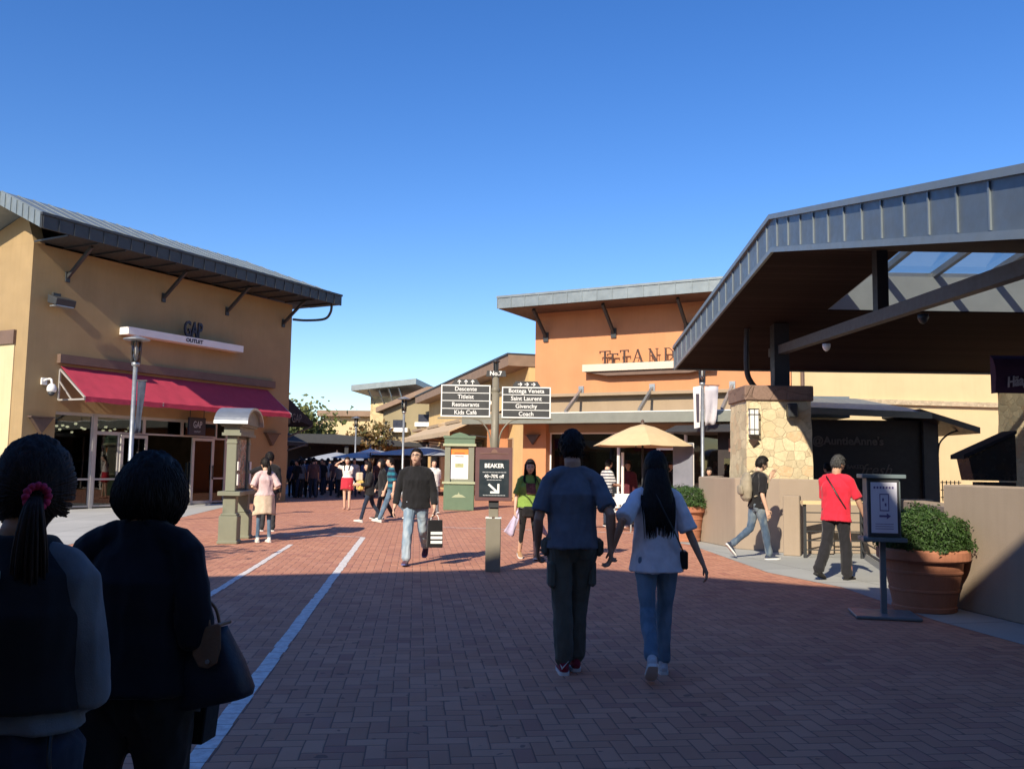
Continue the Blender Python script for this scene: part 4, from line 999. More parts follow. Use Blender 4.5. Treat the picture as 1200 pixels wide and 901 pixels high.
# ================================================================ sign stand (right)
K=gnd(1036,722); t=thing('sign_stand','blue-grey metal sign stand with framed notice beside the big terracotta pot','sign',(K.x,K.y,0),rad(-12))
MB().box((-.31,-.27,0.004),(.31,.27,.035)).build('base_plate',M_bluegrey,t,bevel=.008)
MB().box((-.028,-.028,.035),(.028,.028,.78)).build('pole',M_bluegrey,t)
MB().box((-.16,-.12,.80),(.16,.12,1.40)).build('case',M_bluegrey,t)
MB().box((-.21,-.17,.76),(.21,.17,.80)).box((-.21,-.17,1.40),(.21,.17,1.44)).build('shelf_trim',M_bluegrey,t,bevel=.005)
ff=MB().box((-.15,-.145,.825),(.145,-.1205,1.385)).build('notice_frame',M_dark,t)
p=MB().box((-.128,-.149,.85),(.123,-.1455,1.36)).build('notice',mat('lilac_white_print',(.62,.62,.72),.4,.03,4,0),ff)
m=MB(); 
for k in range(7): m.box((-.1+k*.029,-.1515,1.295),(-.082+k*.029,-.1495,1.318))
for x0,z0,x1,z1 in ((-.045,1.07,.045,1.08),(-.045,1.235,.045,1.245),(-.045,1.08,-.037,1.235),(.037,1.08,.045,1.235)): m.box((x0,-.1515,z0),(x1,-.1495,z1))
m.box((-.02,-.1515,1.17),(-.003,-.1495,1.2)); m.box((.004,-.1515,1.12),(.02,-.1495,1.15))
m.bar((-.05,-.151,1.02),(.02,-.151,1.02),.02,.003,up=(0,1,0)); m.prism([(.02,-.1525,1.05),(.02,-.1525,.99),(.06,-.1525,1.02)],(0,.002,0))
for k in range(3): m.box((-.09,-.1515,.89+k*.024),(.085,-.1495,.895+k*.024))
m.build('notice_print',mat('violet_print',(.12,.1,.25),.6,.03,4,0),p)
# ================================================================ pots and bushes
LB=leafmat('box_leaf',(.02,.055,.012),(.075,.15,.035))
def pot(px,py,lab,blab,R=.41,H=.62,bw=.5,bh=.55,n=7000,seed=1,ls=.022):
    g_=gnd(px,py); c=(g_.x,g_.y+R*.55,0)
    t=thing('terracotta_pot',lab,'pot',c)
    k=R/.41; hz=H/.62
    MB().lathe([(.27*k,0),(.29*k,.01),(.295*k,.05*hz),(.285*k,.06*hz),(.31*k,.2*hz),(.32*k,.205*hz),(.32*k,.225*hz),(.315*k,.23*hz),(.345*k,.38*hz),(.355*k,.385*hz),(.355*k,.405*hz),(.35*k,.41*hz),(.365*k,.50*hz),(.41*k,.505*hz),(.425*k,.52*hz),(.425*k,.6*hz),(.41*k,.62*hz),(.37*k,.62*hz),(.36*k,.56*hz)],n=40).build('pot_body',M_terra,t,smooth=False,bevel=0)
    MB().lathe([(.355*k,.55*hz),(.2,.57*hz),(.01,.58*hz)],n=24).build('soil',mat('dark_soil',(.05,.035,.025),.95,.2,20,.5),t)
    s=thing('round_bush',blab,'bush',(c[0],c[1],.56*hz))
    random.seed(seed)
    def fn():
        while 1:
            d=Vector((random.gauss(0,1),random.gauss(0,1),random.gauss(0,1))).normalized()
            if d.z>-.35: break
        rr_=random.uniform(.55,1.0)**.5
        w_=1+.22*noise.noise(d*2.0+Vector((seed,0,0)))+.12*noise.noise(d*6)+(.12*random.random()**6)
        p=Vector((d.x*bw*rr_*w_,d.y*bw*rr_*w_,.13+d.z*bh*rr_*w_*(.8 if d.z>0 else .5)))
        return p,d
    leaves(fn,n,ls,.35).build('foliage',LB,s)
    m=MB()
    for k_ in range(14):
        a=k_*2.4; m.tube([(0,0,-.02),(.2*math.cos(a)*bw/.5,.2*math.sin(a)*bw/.5,.2),(.36*math.cos(a)*bw/.5,.36*math.sin(a)*bw/.5,.2+.2*(k_%3)/2)],[.014,.01,.005],5,round_=False)
    m.build('stem',M_bark,s)
pot(1096,719,'big terracotta pot with moulded bands against the right wall','dense dark green clipped bush in the big right pot',.45,.66,.47,.46,14000,1)
pot(806,635,'sunlit terracotta pot at the left end of the rendered wall','bright green round bush in the sunlit pot',.42,.72,.5,.42,7000,2,.026)
# ================================================================ umbrellas, tables
def umbrella(loc,lab,m_,R=1.75,h=2.65,drop=.52,n=6,cat='umbrella',grp=None,rz=0):
    t=thing('market_umbrella',lab,cat,loc,rz,grp)
    MB().lathe([(.03,0),(.025,h)],n=8).build('pole',M_dark,t,smooth=True)
    MB().lathe([(.28,0.0),(.28,.05),(.06,.09),(.05,.3)],n=16).build('base',M_dark,t)
    vs=[(0,0,h)];fs=[]
    for j,(r,z) in enumerate(((.25,h-.08),(.6,h-.22*drop/.52-.04),(1.,h-drop))):
        for k in range(n*4):
            a=2*PI*k/(n*4); u=(k%4)/4; rib=1-.055*math.sin(PI*u); vs.append((R*r*rib*math.cos(a),R*r*rib*math.sin(a),z-(0.02 if u else 0)*r))
    N=n*4
    for k in range(N): fs.append((0,1+k,1+(k+1)%N))
    for j in range(2):
        for k in range(N): fs.append((1+j*N+k,1+(j+1)*N+k,1+(j+1)*N+(k+1)%N,1+j*N+(k+1)%N))
    m=MB(); m.add(vs,fs); o=m.build('canopy',m_,t); o.modifiers.new('thickness','SOLIDIFY').thickness=.01
    m=MB()
    for k in range(n): a=2*PI*k/n; m.bar((0,0,h-.03),(R*.99*math.cos(a),R*.99*math.sin(a),h-drop-.015),.02,.02)
    m.build('rib',M_dark,t); MB().lathe([(.05,h-.01),(.04,h+.04),(.045,h+.08),(.01,h+.12)],n=10).build('finial',M_scon,t)
    return t
u=at(753,545,22.5); umbrella((u.x,22.5,0),'sand-coloured market umbrella over the terrace by the orange store',M_tancan,1.32,2.58,.55,6,rz=.52)
for k,(px,D_,m_,lab,R_,h_) in enumerate(((500,44,M_bluecan,'wide slate-blue umbrella before the yellow store',3.0,2.35),(440,46,M_bluecan,'slate-blue umbrella left of the wide one',2.3,2.2),(395,50,M_bluecan,'slate-blue umbrella nearest the shaded crowd',1.8,2.1),(434,40,mat('white_canvas',(.7,.7,.7),.9,.04,3,.1),'small white umbrella top above the woman with the yellow bag',.5,2.2))):
    a=at(px,530,D_); umbrella((a.x,D_,0),lab,m_,R_,h_,.42 if k<3 else .2,4,rz=.4)
def table(loc,lab):
    t=thing('cafe_table',lab,'table',loc)
    MB().lathe([(.34,.72),(.35,.73),(.35,.75),(.34,.755)],n=24).build('table_top',M_white,t); MB().lathe([(.22,0),(.22,.02),(.03,.04),(.025,.72)],n=14).build('pedestal',M_steel,t); return t
def chair(loc,rz,lab):
    t=thing('cafe_chair',lab,'chair',loc,rz)
    MB().box((-.21,-.2,.44),(.21,.22,.465)).build('seat',M_white,t,bevel=.01)
    MB().box((-.2,-.235,.6),(.2,-.215,.86)).build('backrest',M_white,t,bevel=.008)
    for x in (-.19,.19):
        MB().bar((x,.2,.0),(x,.19,.44),.022,.022).build('leg',M_steel,t); MB().bar((x,-.24,.0),(x,-.225,.86),.022,.022).build('leg',M_steel,t)
    return t
a=at(720,560,21.5); table((a.x,21.5,0),'round white terrace table beside the man in the striped shirt')
chair((a.x+.1,20.7,0),PI*.95,'white terrace chair in front of the round white table')
chair((a.x-.65,21.6,0),-PI/2,'white terrace chair left of the round white table')
chair((a.x+.75,21.8,0),PI/2,'white terrace chair right of the round white table')
# rollup banner
a=at(801,560,22.0); t=thing('roll_up_banner','grey roll-up banner on a thin white stand behind the sunlit pot','banner',(a.x,22.0,0),.15)
MB().box((-.27,-.01,.1),(.24,.0,2.1)).build('banner_sheet',mat('grey_blue_print',(.22,.23,.28),.6,.2,2,.03),t)
MB().box((-.3,-.1,0),(.27,.1,.09)).build('stand',M_white,t); MB().bar((.27,.03,.05),(.27,.03,2.1),.02,.02).bar((.27,.03,2.1),(-.27,.03,2.1),.02,.02).build('rail',M_white,t)
a=at(732,560,22.3); t=thing('barrier_post','slim white post beside the umbrella on the terrace','post',(a.x-.05,22.3,0)); MB().lathe([(.035,0),(.035,1.85)],n=10).build('shaft',M_white,t); MB().lathe([(.14,0),(.14,.03),(.04,.05)],n=14).build('foot',M_white,t)
# ================================================================ people
SKIN=mat('skin',(.45,.26,.17),.6,.06,6,.05); SKIN2=mat('fair_skin',(.60,.38,.27),.6,.05,6,.05)
HAIR=None
def hairmat(name,c):
    m,nt,b=nodes(name); v=scalev(nt,objc(nt),(60,60,4)); f=tnoise(nt,v,2,4); nt.links.new(mixc(nt,ramp(nt,f,.35,.65),mul(c,.6),mul(c,1.7)),b.inputs['Base Color'])
    b.inputs['Roughness'].default_value=.6; b.inputs['Specular IOR Level'].default_value=.2; bump(nt,b,f,.5,.006); return m
HAIR=hairmat('black_hair',(.011,.009,.009)); HAIRB=hairmat('dark_brown_hair',(.022,.013,.010))
M_sole=mat('white_rubber',(.7,.7,.68),.6,.03,5,.02); M_eye=mat('dark_iris',(.015,.01,.008),.2,.02,5,0); M_lip=mat('lip_tone',(.42,.14,.12),.5,.04,5,0)
def sm(e0,e1,x): t=max(0,min(1,(x-e0)/(e1-e0))); return t*t*(3-2*t)
def headp(d,fem=False):
    """surface point of a head for direction d (x right, y front, z up), metres, origin = head centre"""
    x,y,z=d; p=Vector((x*.076,y*.097,z*.118))
    if z<0:
        k=(-z)**1.4; p.x*=1-.36*k
        if y<0: p.y*=1-.45*sm(.1,.8,-z)
        else: p.y*=1-.12*k
    if y>0:
        p.y*=.95
        def g(cx,cz,sx,sz): return math.exp(-((p.x-cx)/sx)**2-((p.z-cz)/sz)**2)
        f=sm(.1,.6,y)
        p.y+=f*(.020*g(0,-.022,.012,.017)+.009*g(0,.0,.010,.03)-.010*g(.031,.010,.017,.013)-.010*g(-.031,.010,.017,.013)+.004*g(0,.038,.05,.013)+.006*g(0,-.058,.02,.010)-.003*g(0,-.047,.03,.004)+.009*g(0,-.098,.02,.018)+.003*g(.045,-.03,.02,.02)+.003*g(-.045,-.03,.02,.02))
    return p
def sphere_dirs(nu,nv):
    out=[]
    for j in range(1,nv):
        th=PI*j/nv
        for i in range(nu): a=2*PI*i/nu; out.append(Vector((math.sin(th)*math.sin(a),math.sin(th)*math.cos(a),math.cos(th))))
    return [Vector((0,0,1))]+out+[Vector((0,0,-1))]
def sphere_faces(nu,nv):
    f=[(0,1+(i+1)%nu,1+i) for i in range(nu)]
    for j in range(nv-2):
        for i in range(nu): a=1+j*nu; b=a+nu; f.append((a+i,a+(i+1)%nu,b+(i+1)%nu,b+i))
    e=1+(nv-2)*nu; l=e+nu
    f+= [(e+i,e+(i+1)%nu,l) for i in range(nu)]; return f
def fabric(amp,seed,sc=9.):
    o=Vector((seed*3.1,seed*1.7,0))
    def f(p,n):
        q=Vector((p.x*sc,p.y*sc,p.z*sc*.45))+o
        a=noise.noise(q); b=1-abs(noise.noise(q*1.9+Vector((5,0,0))))*2
        return amp*(a*.8+b*.5)
    return f
def hand(mb,W,f,p,curl,s,side):
    """W wrist, f forearm direction, p palm normal, side=+1 if thumb lies along f x p"""
    f=Vector(f).normalized(); p=Vector(p); p=(p-f*p.dot(f)).normalized(); sd=f.cross(p)*side
    mb.tube([W-f*.02*s,W+f*.03*s,W+f*.085*s],[(.026*s,.019*s),(.036*s,.016*s),(.038*s,.014*s)],10,ref=sd)
    for k,(o,L) in enumerate(((.030,.072),(.010,.08),(-.010,.075),(-.029,.058))):
        b=W+f*.085*s+sd*o*s; d=f.copy(); pts=[b-f*.015*s]; a=0
        for q,fr in enumerate((.45,.32,.26)):
            a+=curl*(.55+.3*q); dd=(f*math.cos(a)+p*math.sin(a)); pts.append(pts[-1]+dd*(L*fr+(.015 if q==0 else 0))*s)
        mb.tube(pts,[.0092*s,.0088*s,.0082*s,.007*s],7)
    b=W+f*.025*s+sd*.03*s; a=b+(f*.6+sd*.8).normalized()*.035*s; c=a+(f*.85+sd*.15+p*.45).normalized()*.03*s; e=c+(f*.9+p*.5).normalized()*.022*s
    mb.tube([W+f*.01*s+sd*.018*s,b,a,c,e],[.013*s,.014*s,.0115*s,.010*s,.008*s],7)
def person(loc,facing,label,H=1.7,fem=False,legs=((18,8,0),(-14,28,0)),arms=None,head=(0,0),lean=3,twist=0,
           shirt=None,pants=None,shoes=None,hair=('short',None),skirt=None,skin=None,vox=.008,group=None,build=1.,
           sleeve=.9,hem=.86,tight=1.,legend=None,neck=0,curl=.35,face=True,palm=None,hips=1.,fitpants=1.,socks=None,seated=None,footp=None,pose_only=False):
    t=thing('person',label,'person',loc,rad(facing),group)
    s=H/1.75; skin=skin or SKIN; seed=(hash((round(loc[0],1),round(loc[1],1)))%97)
    HS=Matrix.Rotation(rad(-lean),3,'X')@Matrix.Rotation(rad(twist),3,'Z')
    hipw=.088*s*hips
    # legs
    foot=footp or (None,None); ang=[];low=[]
    J={}
    for i,sg in enumerate((-1,1)):
        a,kb,ab=legs[i]; th=Vector((sg*math.sin(rad(ab)),math.sin(rad(a)),-math.cos(rad(a)))).normalized(); b=rad(a-kb)
        sh=Vector((sg*math.sin(rad(ab))*.6,math.sin(b),-math.cos(b))).normalized()
        h=Vector((sg*hipw,0,0)); k=h+th*.425*s; an=k+sh*.415*s
        fp=foot[i] if foot[i] is not None else (12 if a>8 else (-38 if (kb>20 and a<5) else 0))
        fm=Matrix.Rotation(rad(fp),3,'X'); 
        lo=min((an+fm@Vector((0,y,-.085*s))).z for y in (-.06*s,.13*s))
        low.append(lo); J[i]=(h,k,an,fm,th,sh)
    hz=-min(low) if seated is None else seated
    up=Vector((0,0,hz))
    for i in J: h,k,an,fm,th,sh=J[i]; J[i]=(h+up,k+up,an+up,fm,th,sh)
    pel=up.copy()
    def T(x,y,z): return pel+HS@(Vector((x,y,z))*s)      # torso frame, z above hip joint
    SHW=(.150 if fem else .178)*build
    nb=T(0,-.015,.56); hc=T(0,.02+.0,.672+neck)+Vector((0,.02*s,0))
    hd=Matrix.Rotation(rad(head[0]),3,'Z')@Matrix.Rotation(rad(head[1]),3,'X')
    B=MB()
    wr=(.125 if fem else .145)*build; hr=(.165 if fem else .16)*build*hips; cr=(.145 if fem else .165)*build
    B.tube([T(0,0,-.06),T(0,0,.03),T(0,0,.2),T(0,.01,.36),T(0,0,.46),T(0,.0,.50)],[(hr*s*.8,.085*s),(hr*s*.93,.10*s),(wr*s*.9,.085*s),(cr*s*.92,.1*s),(cr*s*.72,.060*s),(.06*s,.045*s)],16,ref=HS@Vector((1,0,0)))
    B.tube([T(0,-.008,.50),nb,hc+hd@Vector((0,-.015,-.06))*s],[(.062*s,.058*s) if not fem else (.052*s,.05*s)]*3,12)
    # head
    D=sphere_dirs(36,26); Fc=sphere_faces(36,26); B.add([hc+hd@(headp(d)*s) for d in D],Fc)
    for sg in (-1,1): B.tube([hc+hd@(Vector((sg*.074,-.012,.02))*s),hc+hd@(Vector((sg*.079,-.014,-.0))*s),hc+hd@(Vector((sg*.073,-.004,-.032))*s)],[(.012*s,.007*s),(.015*s,.008*s),(.008*s,.006*s)],8)
    for i in J:
        h,k,an,fm,th,sh=J[i]; r=(1. if fem else 1.05); r2=r
        if pants: r=.72*min(1,pants[1]*fitpants)
        if pants and pants[3]>.8: r2=r
        B.tube([h,h.lerp(k,.4),k,k.lerp(an,.3),k.lerp(an,.6),an],[.075*s*r,.07*s*r,.05*s*r,.052*s*r,.042*s*r2,.034*s*r2],12)
        B.tube([an+fm@Vector((0,-.03,-.03))*s,an+fm@Vector((0,.05,-.055))*s,an+fm@Vector((0,.13,-.066))*s],[(.03*s,.03*s),(.038*s,.026*s),(.036*s,.016*s)],10,ref=(1,0,0))
    # arms
    arms=arms or (((-.12,-.25,-1),(-.05,.1,-1)),((.12,.3,-1),(.03,.45,-1)))
    A={}; cv=.85 if shirt else 1.
    for i,sg in enumerate((-1,1)):
        S=T(sg*SHW,-.01,.435)
        if arms[i][0]=='ik':
            tg=Matrix.Rotation(-rad(facing),3,'Z')@(Vector(arms[i][1])-Vector(loc)); dv=tg-S; L1=.285*s; L2=.25*s; dl=min(dv.length,L1+L2-.003); dn=dv.normalized()
            ca=(L1*L1+dl*dl-L2*L2)/(2*L1*dl); ca=max(-1,min(1,ca)); hv=Vector(arms[i][2]); hv=(hv-dn*hv.dot(dn)).normalized()
            u=dn*ca+hv*math.sqrt(1-ca*ca); f=(dn*dl-u*L1).normalized()
        else: u=Vector(arms[i][0]).normalized(); f=Vector(arms[i][1]).normalized()
        E=S+u*.285*s; W=E+f*.25*s; A[i]=(S,E,W,u,f); r=(.85 if fem else 1.)*build**.5
        B.tube([T(sg*.05,-.01,.46),T(sg*SHW*.8,-.01,.455),S,S.lerp(E,.4),E,E.lerp(W,.3),E.lerp(W,.7),W],[.035*s*cv,.042*s*cv,.046*s*cv,.044*s*r*cv,.037*s*r,.038*s*r,.03*s*r,(.027*s*r,.022*s*r)],10)
        pn=(palm[i] if palm and palm[i] is not None else Vector((-sg,.0,0)))
        pv=Vector(pn)
        # thumb towards the front
        fx=f.cross((pv-f*pv.dot(f)).normalized()); side=1 if fx.y>0 or (abs(fx.y)<.2 and fx.z>0) else -1
        if vox<.012: hand(B,W,f,pv,curl if not isinstance(curl,tuple) else curl[i],s*(.95 if fem else 1.03),side)
        else: B.tube([W,W+f*.07*s,W+f*.14*s],[(.03*s,.02*s),(.035*s,.022*s),(.02*s,.014*s)],8)
    mobj('body',remesh(B,'body',vox*.8 if vox<.009 else vox,2 if vox<.012 else 3),skin,t)
    # trousers
    if pants:
        m,r0,r1,end=pants; P=MB(); r0*=fitpants
        P.tube([T(0,0,-.06),T(0,0,.02),T(0,0,.12)],[(hr*s*.9,.105*s),(hr*s*1.08,.118*s),(wr*s*1.12,.108*s)],18,ref=HS@Vector((1,0,0)))
        if not fem or True:
            for i in J:
                sg=-1 if i==0 else 1
                P.tube([J[i][0]+Vector((-sg*.0,-.036*s,.0)),J[i][0]+Vector((0,-.04*s,-.06*s))],[.076*s*hips]*2,10)
        for i in J:
            h,k,an,fm,th,sh=J[i]; e=k.lerp(an,end)
            sg=-1 if i==0 else 1
            P.tube([h+Vector((0,0,.03*s)),h.lerp(k,.25),h.lerp(k,.6),k,k.lerp(e,.35),k.lerp(e,.75),e],[.092*s*r0,.088*s*r0,(.072*s*r0),(.062*s*r0*(1+r1)/2),(.058*s*r0*r1),(.055*s*r0*r1),(.056*s*r0*r1)],14)
        mobj('trousers',remesh(P,'trousers',vox,5,fabric(.012*s if r1>.95 else .005*s,seed,10)),m,t)
    if shirt:
        m=shirt; P=MB(); k=tight
        hz_=hem-.93 if hem>.5 else hem
        rings=[(hz_,hr*1.13*k,.128*k),(hz_+.09,hr*1.03*k if hz_<0 else wr*1.12*k,.118*k),(.2,wr*1.13*k,.108*k),(.34,cr*1.10*(1+(k-1)*.6),.120*k),(.43,cr*.98,.098),(.49,cr*.66,.076),(.535,.078,.062)]
        P.tube([T(0,0,z) for z,_,_ in rings],[(a*s,b*s) for _,a,b in rings],22,ref=HS@Vector((1,0,0)),round_=False)
        for i,sg in enumerate((-1,1)):
            S,E,W,u,f=A[i]; bg=(1.0 if sleeve>1 else 1.03)*k**.4
            pts=[T(sg*.06,-.012,.492),T(sg*SHW*.78,-.01,.462),S+Vector((0,0,.002))];rr=[.052*s,.059*s,.061*s*k**.3]
            if sleeve<=1: pts+= [S.lerp(E,sleeve*.5),S.lerp(E,sleeve)]; rr+= [.061*s*bg*.95,.061*s*bg]
            else:
                q=sleeve-1; pts+= [S.lerp(E,.5),E,E.lerp(W,q*.5),E.lerp(W,q)]; rr+= [.058*s*k**.6,.051*s*k**.6,.049*s*k**.6,.043*s*k**.6]
            P.tube(pts,rr,12,round_=False)
        mobj('shirt',remesh(P,'shirt',vox,5,fabric(.012*s*k,seed+3,8)),m,t)
    if skirt:
        m,z1,z0,a,b=skirt; P=MB(); rows=12;n=48;vs=[];fs=[]
        for j in range(rows+1):
            q=j/rows; z=z1+(z0-z1)*q; rx=(hr*1.2*(1-q)+a*q)*s; ry=(.132*(1-q)+b*q)*s
            if q<.25: rx*= .93+.07*(q/.25)
            for i_ in range(n):
                an_=2*PI*i_/n; w_=1+.05*q*math.sin(an_*9+seed)+.03*q*math.sin(an_*4+1)
                vs.append(Vector((rx*w_*math.cos(an_),ry*w_*math.sin(an_),hz+z*s+.02*q*s*math.sin(an_*2+seed))))
        for j in range(rows):
            for i_ in range(n): fs.append((j*n+i_,j*n+(i_+1)%n,(j+1)*n+(i_+1)%n,(j+1)*n+i_))
        P.add(vs,fs); o=P.build('skirt',m,t,smooth=True); o.modifiers.new('thickness','SOLIDIFY').thickness=.006
    if shoes:
        um,so=shoes
        for i in J:
            h,k,an,fm,th,sh=J[i]; P=MB(); Q=lambda x,y,z: an+fm@Vector((x,y,z))*s
            P.tube([Q(0,-.05,-.045),Q(0,-.0,-.04),Q(0,.06,-.05),Q(0,.12,-.058),Q(0,.175,-.066)],[(.034*s,.036*s),(.040*s,.042*s),(.043*s,.032*s),(.046*s,.023*s),(.034*s,.014*s)],14,ref=(1,0,0))
            P.tube([Q(0,-.02,-.03),Q(0,-.018,.015)],[(.038*s),(.037*s)],12,round_=False)
            o=mobj('shoe',remesh(P,'shoe',max(.007,vox*.8),2),um,t)
            if so:
                S_=MB(); pr=[(-.075,.022),(-.06,.036),(0,.041),(.05,.043),(.11,.048),(.16,.042),(.195,.022)]
                pl=[Q(x,y,-.086) for y,x in pr]+[Q(-x,y,-.086) for y,x in pr[::-1]]
                S_.prism(pl,fm@Vector((0,0,.024*s))); S_.build('sole',so,o)
    # hair
    kind,hl=hair; hm=legend or HAIR
    if kind:
        nu,nv=(96,60) if vox<.012 else (28,20); D=sphere_dirs(nu,nv); vs=[]
        th_={'short':.020,'crop':.014,'long':.022,'bob':.030,'pony':.022,'cap':.02}[kind]
        for d in D:
            p=headp(d); x,y,z=d
            front=sm(.50,.62,z+.10*abs(x)-(.12 if kind in('bob','long') else 0)*0) if y>.25 else 0
            sidem=sm(-.05,.10,z+(.0 if kind in('short','crop') else .9)) if (y<=.25) else sm(.45,.6,z+.35*abs(x)*0)
            back=sm(-.86,-.72,z+(.0 if kind in('short','crop') else .5)) if y<-.15 else 0
            if kind in ('bob','long'): 
                m_=max(front, 1-sm(.18,.42,y) if z>-.75 else 0)
            else:
                sb=sm(-.12,.02,z)*(1-sm(.2,.36,y)) ; m_=max(front,sb,back*(1-sm(-.5,-.1,y)) if y<-.1 else 0)
            nn=noise.noise(Vector((x*5+seed,y*5,z*2)))*.22+noise.noise(Vector((x*26+seed,y*26,z*4)))*.16
            off=th_*(1+nn)*(1+.45*max(0,z)**2)*m_-.012*(1-m_)
            if kind=='bob': off+= .014*m_*(1-abs(z+.1))
            q=p+d*off
            vs.append(hc+hd@(q*s))
        P=MB(); P.add(vs,sphere_faces(nu,nv))
        rnd=random.Random(seed)
        if kind in('short','crop') and vox<.012:
            for k_ in range(260):
                a=rnd.random()*2*PI; zz=rnd.uniform(-.4,1.); 
                d=Vector((math.sin(a)*math.sqrt(1-zz*zz),math.cos(a)*math.sqrt(1-zz*zz),zz))
                if d.y>.3 and d.z<.62: continue
                if d.z<.0 and d.y>-.1: continue
                p=headp(d)+d*th_*.7; tg=Vector((rnd.gauss(0,.4)+d.x*.3,rnd.gauss(0,.3)-.1*d.y,-.9+.6*d.z))
                e=p+(tg-d*tg.dot(d)).normalized()*.03+d*.007
                P.tube([hc+hd@(p*s),hc+hd@((p.lerp(e,.5)+d*.006)*s),hc+hd@(e*s)],[.006*s,.005*s,.0015*s],4,round_=False)
        if hl and kind in('long','bob'):
            L,wd=hl; nL=190 if vox<.007 else (90 if vox<.012 else 26)
            core=[Vector((0,-.055,-.02)),Vector((0,-.10,-.12)),Vector((0,-.155,-.25)),Vector((0,-.172,-.25-(L-.25)*.5)),Vector((0,-.165,-L*.9))]
            if L>.3: P.tube([hc+(Matrix.Rotation(rad(head[0]),3,'Z')@c)*s for c in core],[(.08*s,.07*s),(wd*s*.95,.05*s),(wd*s,.035*s),(wd*.85*s,.028*s),(wd*.3*s,.012*s)],16,ref=(1,0,0))
            HZ=Matrix.Rotation(rad(head[0]),3,'Z')
            for k_ in range(nL):
                u=rnd.uniform(-1,1); aa=u*1.9; st=Vector((math.sin(aa)*.088,-math.cos(aa)*.10,rnd.uniform(-.02,.06)))
                if L<=.3: l2=L*rnd.uniform(.75,1.0); pts=[st,Vector((st.x*1.12,st.y*1.12,-.06)),Vector((st.x*1.08,st.y*1.08-.0,-l2))]
                else:
                    l2=L*rnd.uniform(.72,1.06); fr=st.y>-.02
                    xo=math.sin(aa)*wd*rnd.uniform(.8,1.1)
                    yo=(.06 if fr and L<.5 and rnd.random()<.5 else -.178)*1.0
                    pts=[st,Vector((st.x*1.1,st.y*1.1-.02,-.10)),Vector((xo*1.05,st.y*.5+yo*.5-.02,-.22)),Vector((xo,yo-.015,-.22-(l2-.22)*.5)),Vector((xo*rnd.uniform(.6,1),yo,-l2))]
                pts=catmull([hc+(HZ@p)*s for p in pts],3); n_=len(pts)
                P.tube(pts,[((.013 if nL<150 else .0085)*s*(1-.75*(q/(n_-1))**1.5)) for q in range(n_)],5,round_=False)
        if kind in('bob','pony') and vox<.0075:
            for k_ in range(900):
                a=rnd.uniform(*((.22*PI,1.78*PI) if kind=='bob' else (.36*PI,1.64*PI)))+rnd.gauss(0,.05)
                if kind=='bob':
                    d0=Vector((.1*math.sin(a),-.15+.1*math.cos(a),1)).normalized(); d1=Vector((math.sin(a),math.cos(a),-rnd.uniform(.3,1.0))).normalized(); t0=rnd.uniform(0,.45); t1=rnd.uniform(.6,1.0); of=.033
                else:
                    d0=Vector((math.sin(a),math.cos(a),rnd.uniform(-.6,1.5))).normalized(); d1=Vector((hl[1]*8,-1,0)).normalized(); t0=0; t1=.93; of=.0245
                pts=[]; wa=rnd.gauss(0,.16)
                for q in range(7):
                    d=(d0.lerp(d1,t0+(t1-t0)*q/6)+Vector((math.cos(a),-math.sin(a),0))*wa*(q/6)**1.5).normalized(); pts.append(hc+hd@((headp(d)+d*(of+(.012*(1-abs(d.z+.1)) if kind=='bob' else 0)+rnd.uniform(-.004,.001)+.002*math.sin(PI*q/6)))*s))
                P.tube(pts,[.0022*s,.003*s,.0033*s,.0033*s,.003*s,.0025*s,.001*s],4,round_=False)
        o=P.build('hair',hm,t,smooth=True)
        if kind=='pony':
            L=hl[0]; sx_=hl[1]; P=MB()
            for k_ in range(120):
                a=rnd.random()*2*PI; r_=rnd.random()**.5
                pts=[Vector((sx_,-.10,.0)),Vector((sx_*1.15+.02*r_*math.cos(a),-.15+.015*r_*math.sin(a),-.03)),Vector((sx_*1.2+.042*r_*math.cos(a),-.165+.03*r_*math.sin(a),-.14)),Vector((sx_*1.1+.045*r_*math.cos(a),-.15+.03*r_*math.sin(a),-L*.6)),Vector((sx_+.025*r_*math.cos(a),-.14,-L*rnd.uniform(.8,1.05)))]
                pts=catmull([hc+hd@(p*s) for p in pts],3); P.tube(pts,[.0075*s*(1-.07*q) if q<10 else .002 for q in range(len(pts))],5,round_=False)
            P.build('ponytail',hm,o,smooth=True)
            P=MB()
            for k_ in range(12):
                a=2*PI*k_/12; c=hc+hd@(Vector((sx_*1.08+.0,-.125,-.01))*s); e=c+Vector((.028*math.cos(a)*.8,.012*math.cos(a),.028*math.sin(a)))*s
                P.tube([e,e+Vector((.004,-.004,.004))],[.011*s,.010*s],6)
            P.build('hair_tie',hl[2],o,smooth=True)
    if face:
        for sg in (-1,1):
            c=hc+hd@(Vector((sg*.031,.0845,.010))*s); M_=MB(); M_.tube([c-hd@Vector((.011,0,0))*s,c+hd@Vector((.011,0,0))*s],[.0035*s,.0035*s],7); M_.build('eye',M_eye,t,smooth=True)
            c=hc+hd@(Vector((sg*.033,.0915,.034))*s); M_=MB(); M_.tube([c-hd@Vector((.017,0,sg*-.003))*s,c+hd@Vector((.017,0,sg*-.003))*s],[.0022*s,.0018*s],6); M_.build('eyebrow',M_eye,t,smooth=True)
        c=hc+hd@(Vector((0,.0985,-.058))*s); M_=MB(); M_.tube([c-hd@Vector((.020,.006,0))*s,c,c+hd@Vector((.020,-.006,0))*s],[.003*s,.0055*s,.003*s],7); M_.build('mouth',M_lip,t,smooth=True)
    t['_dummy']=1; del t['_dummy']
    W=Matrix.Translation(Vector(loc))@Matrix.Rotation(rad(facing),4,'Z')
    return t,dict(A=A,J=J,hc=hc,hd=hd,T=T,hz=hz,s=s,W=W)
def W2(info,p): return info['W']@Vector(p)
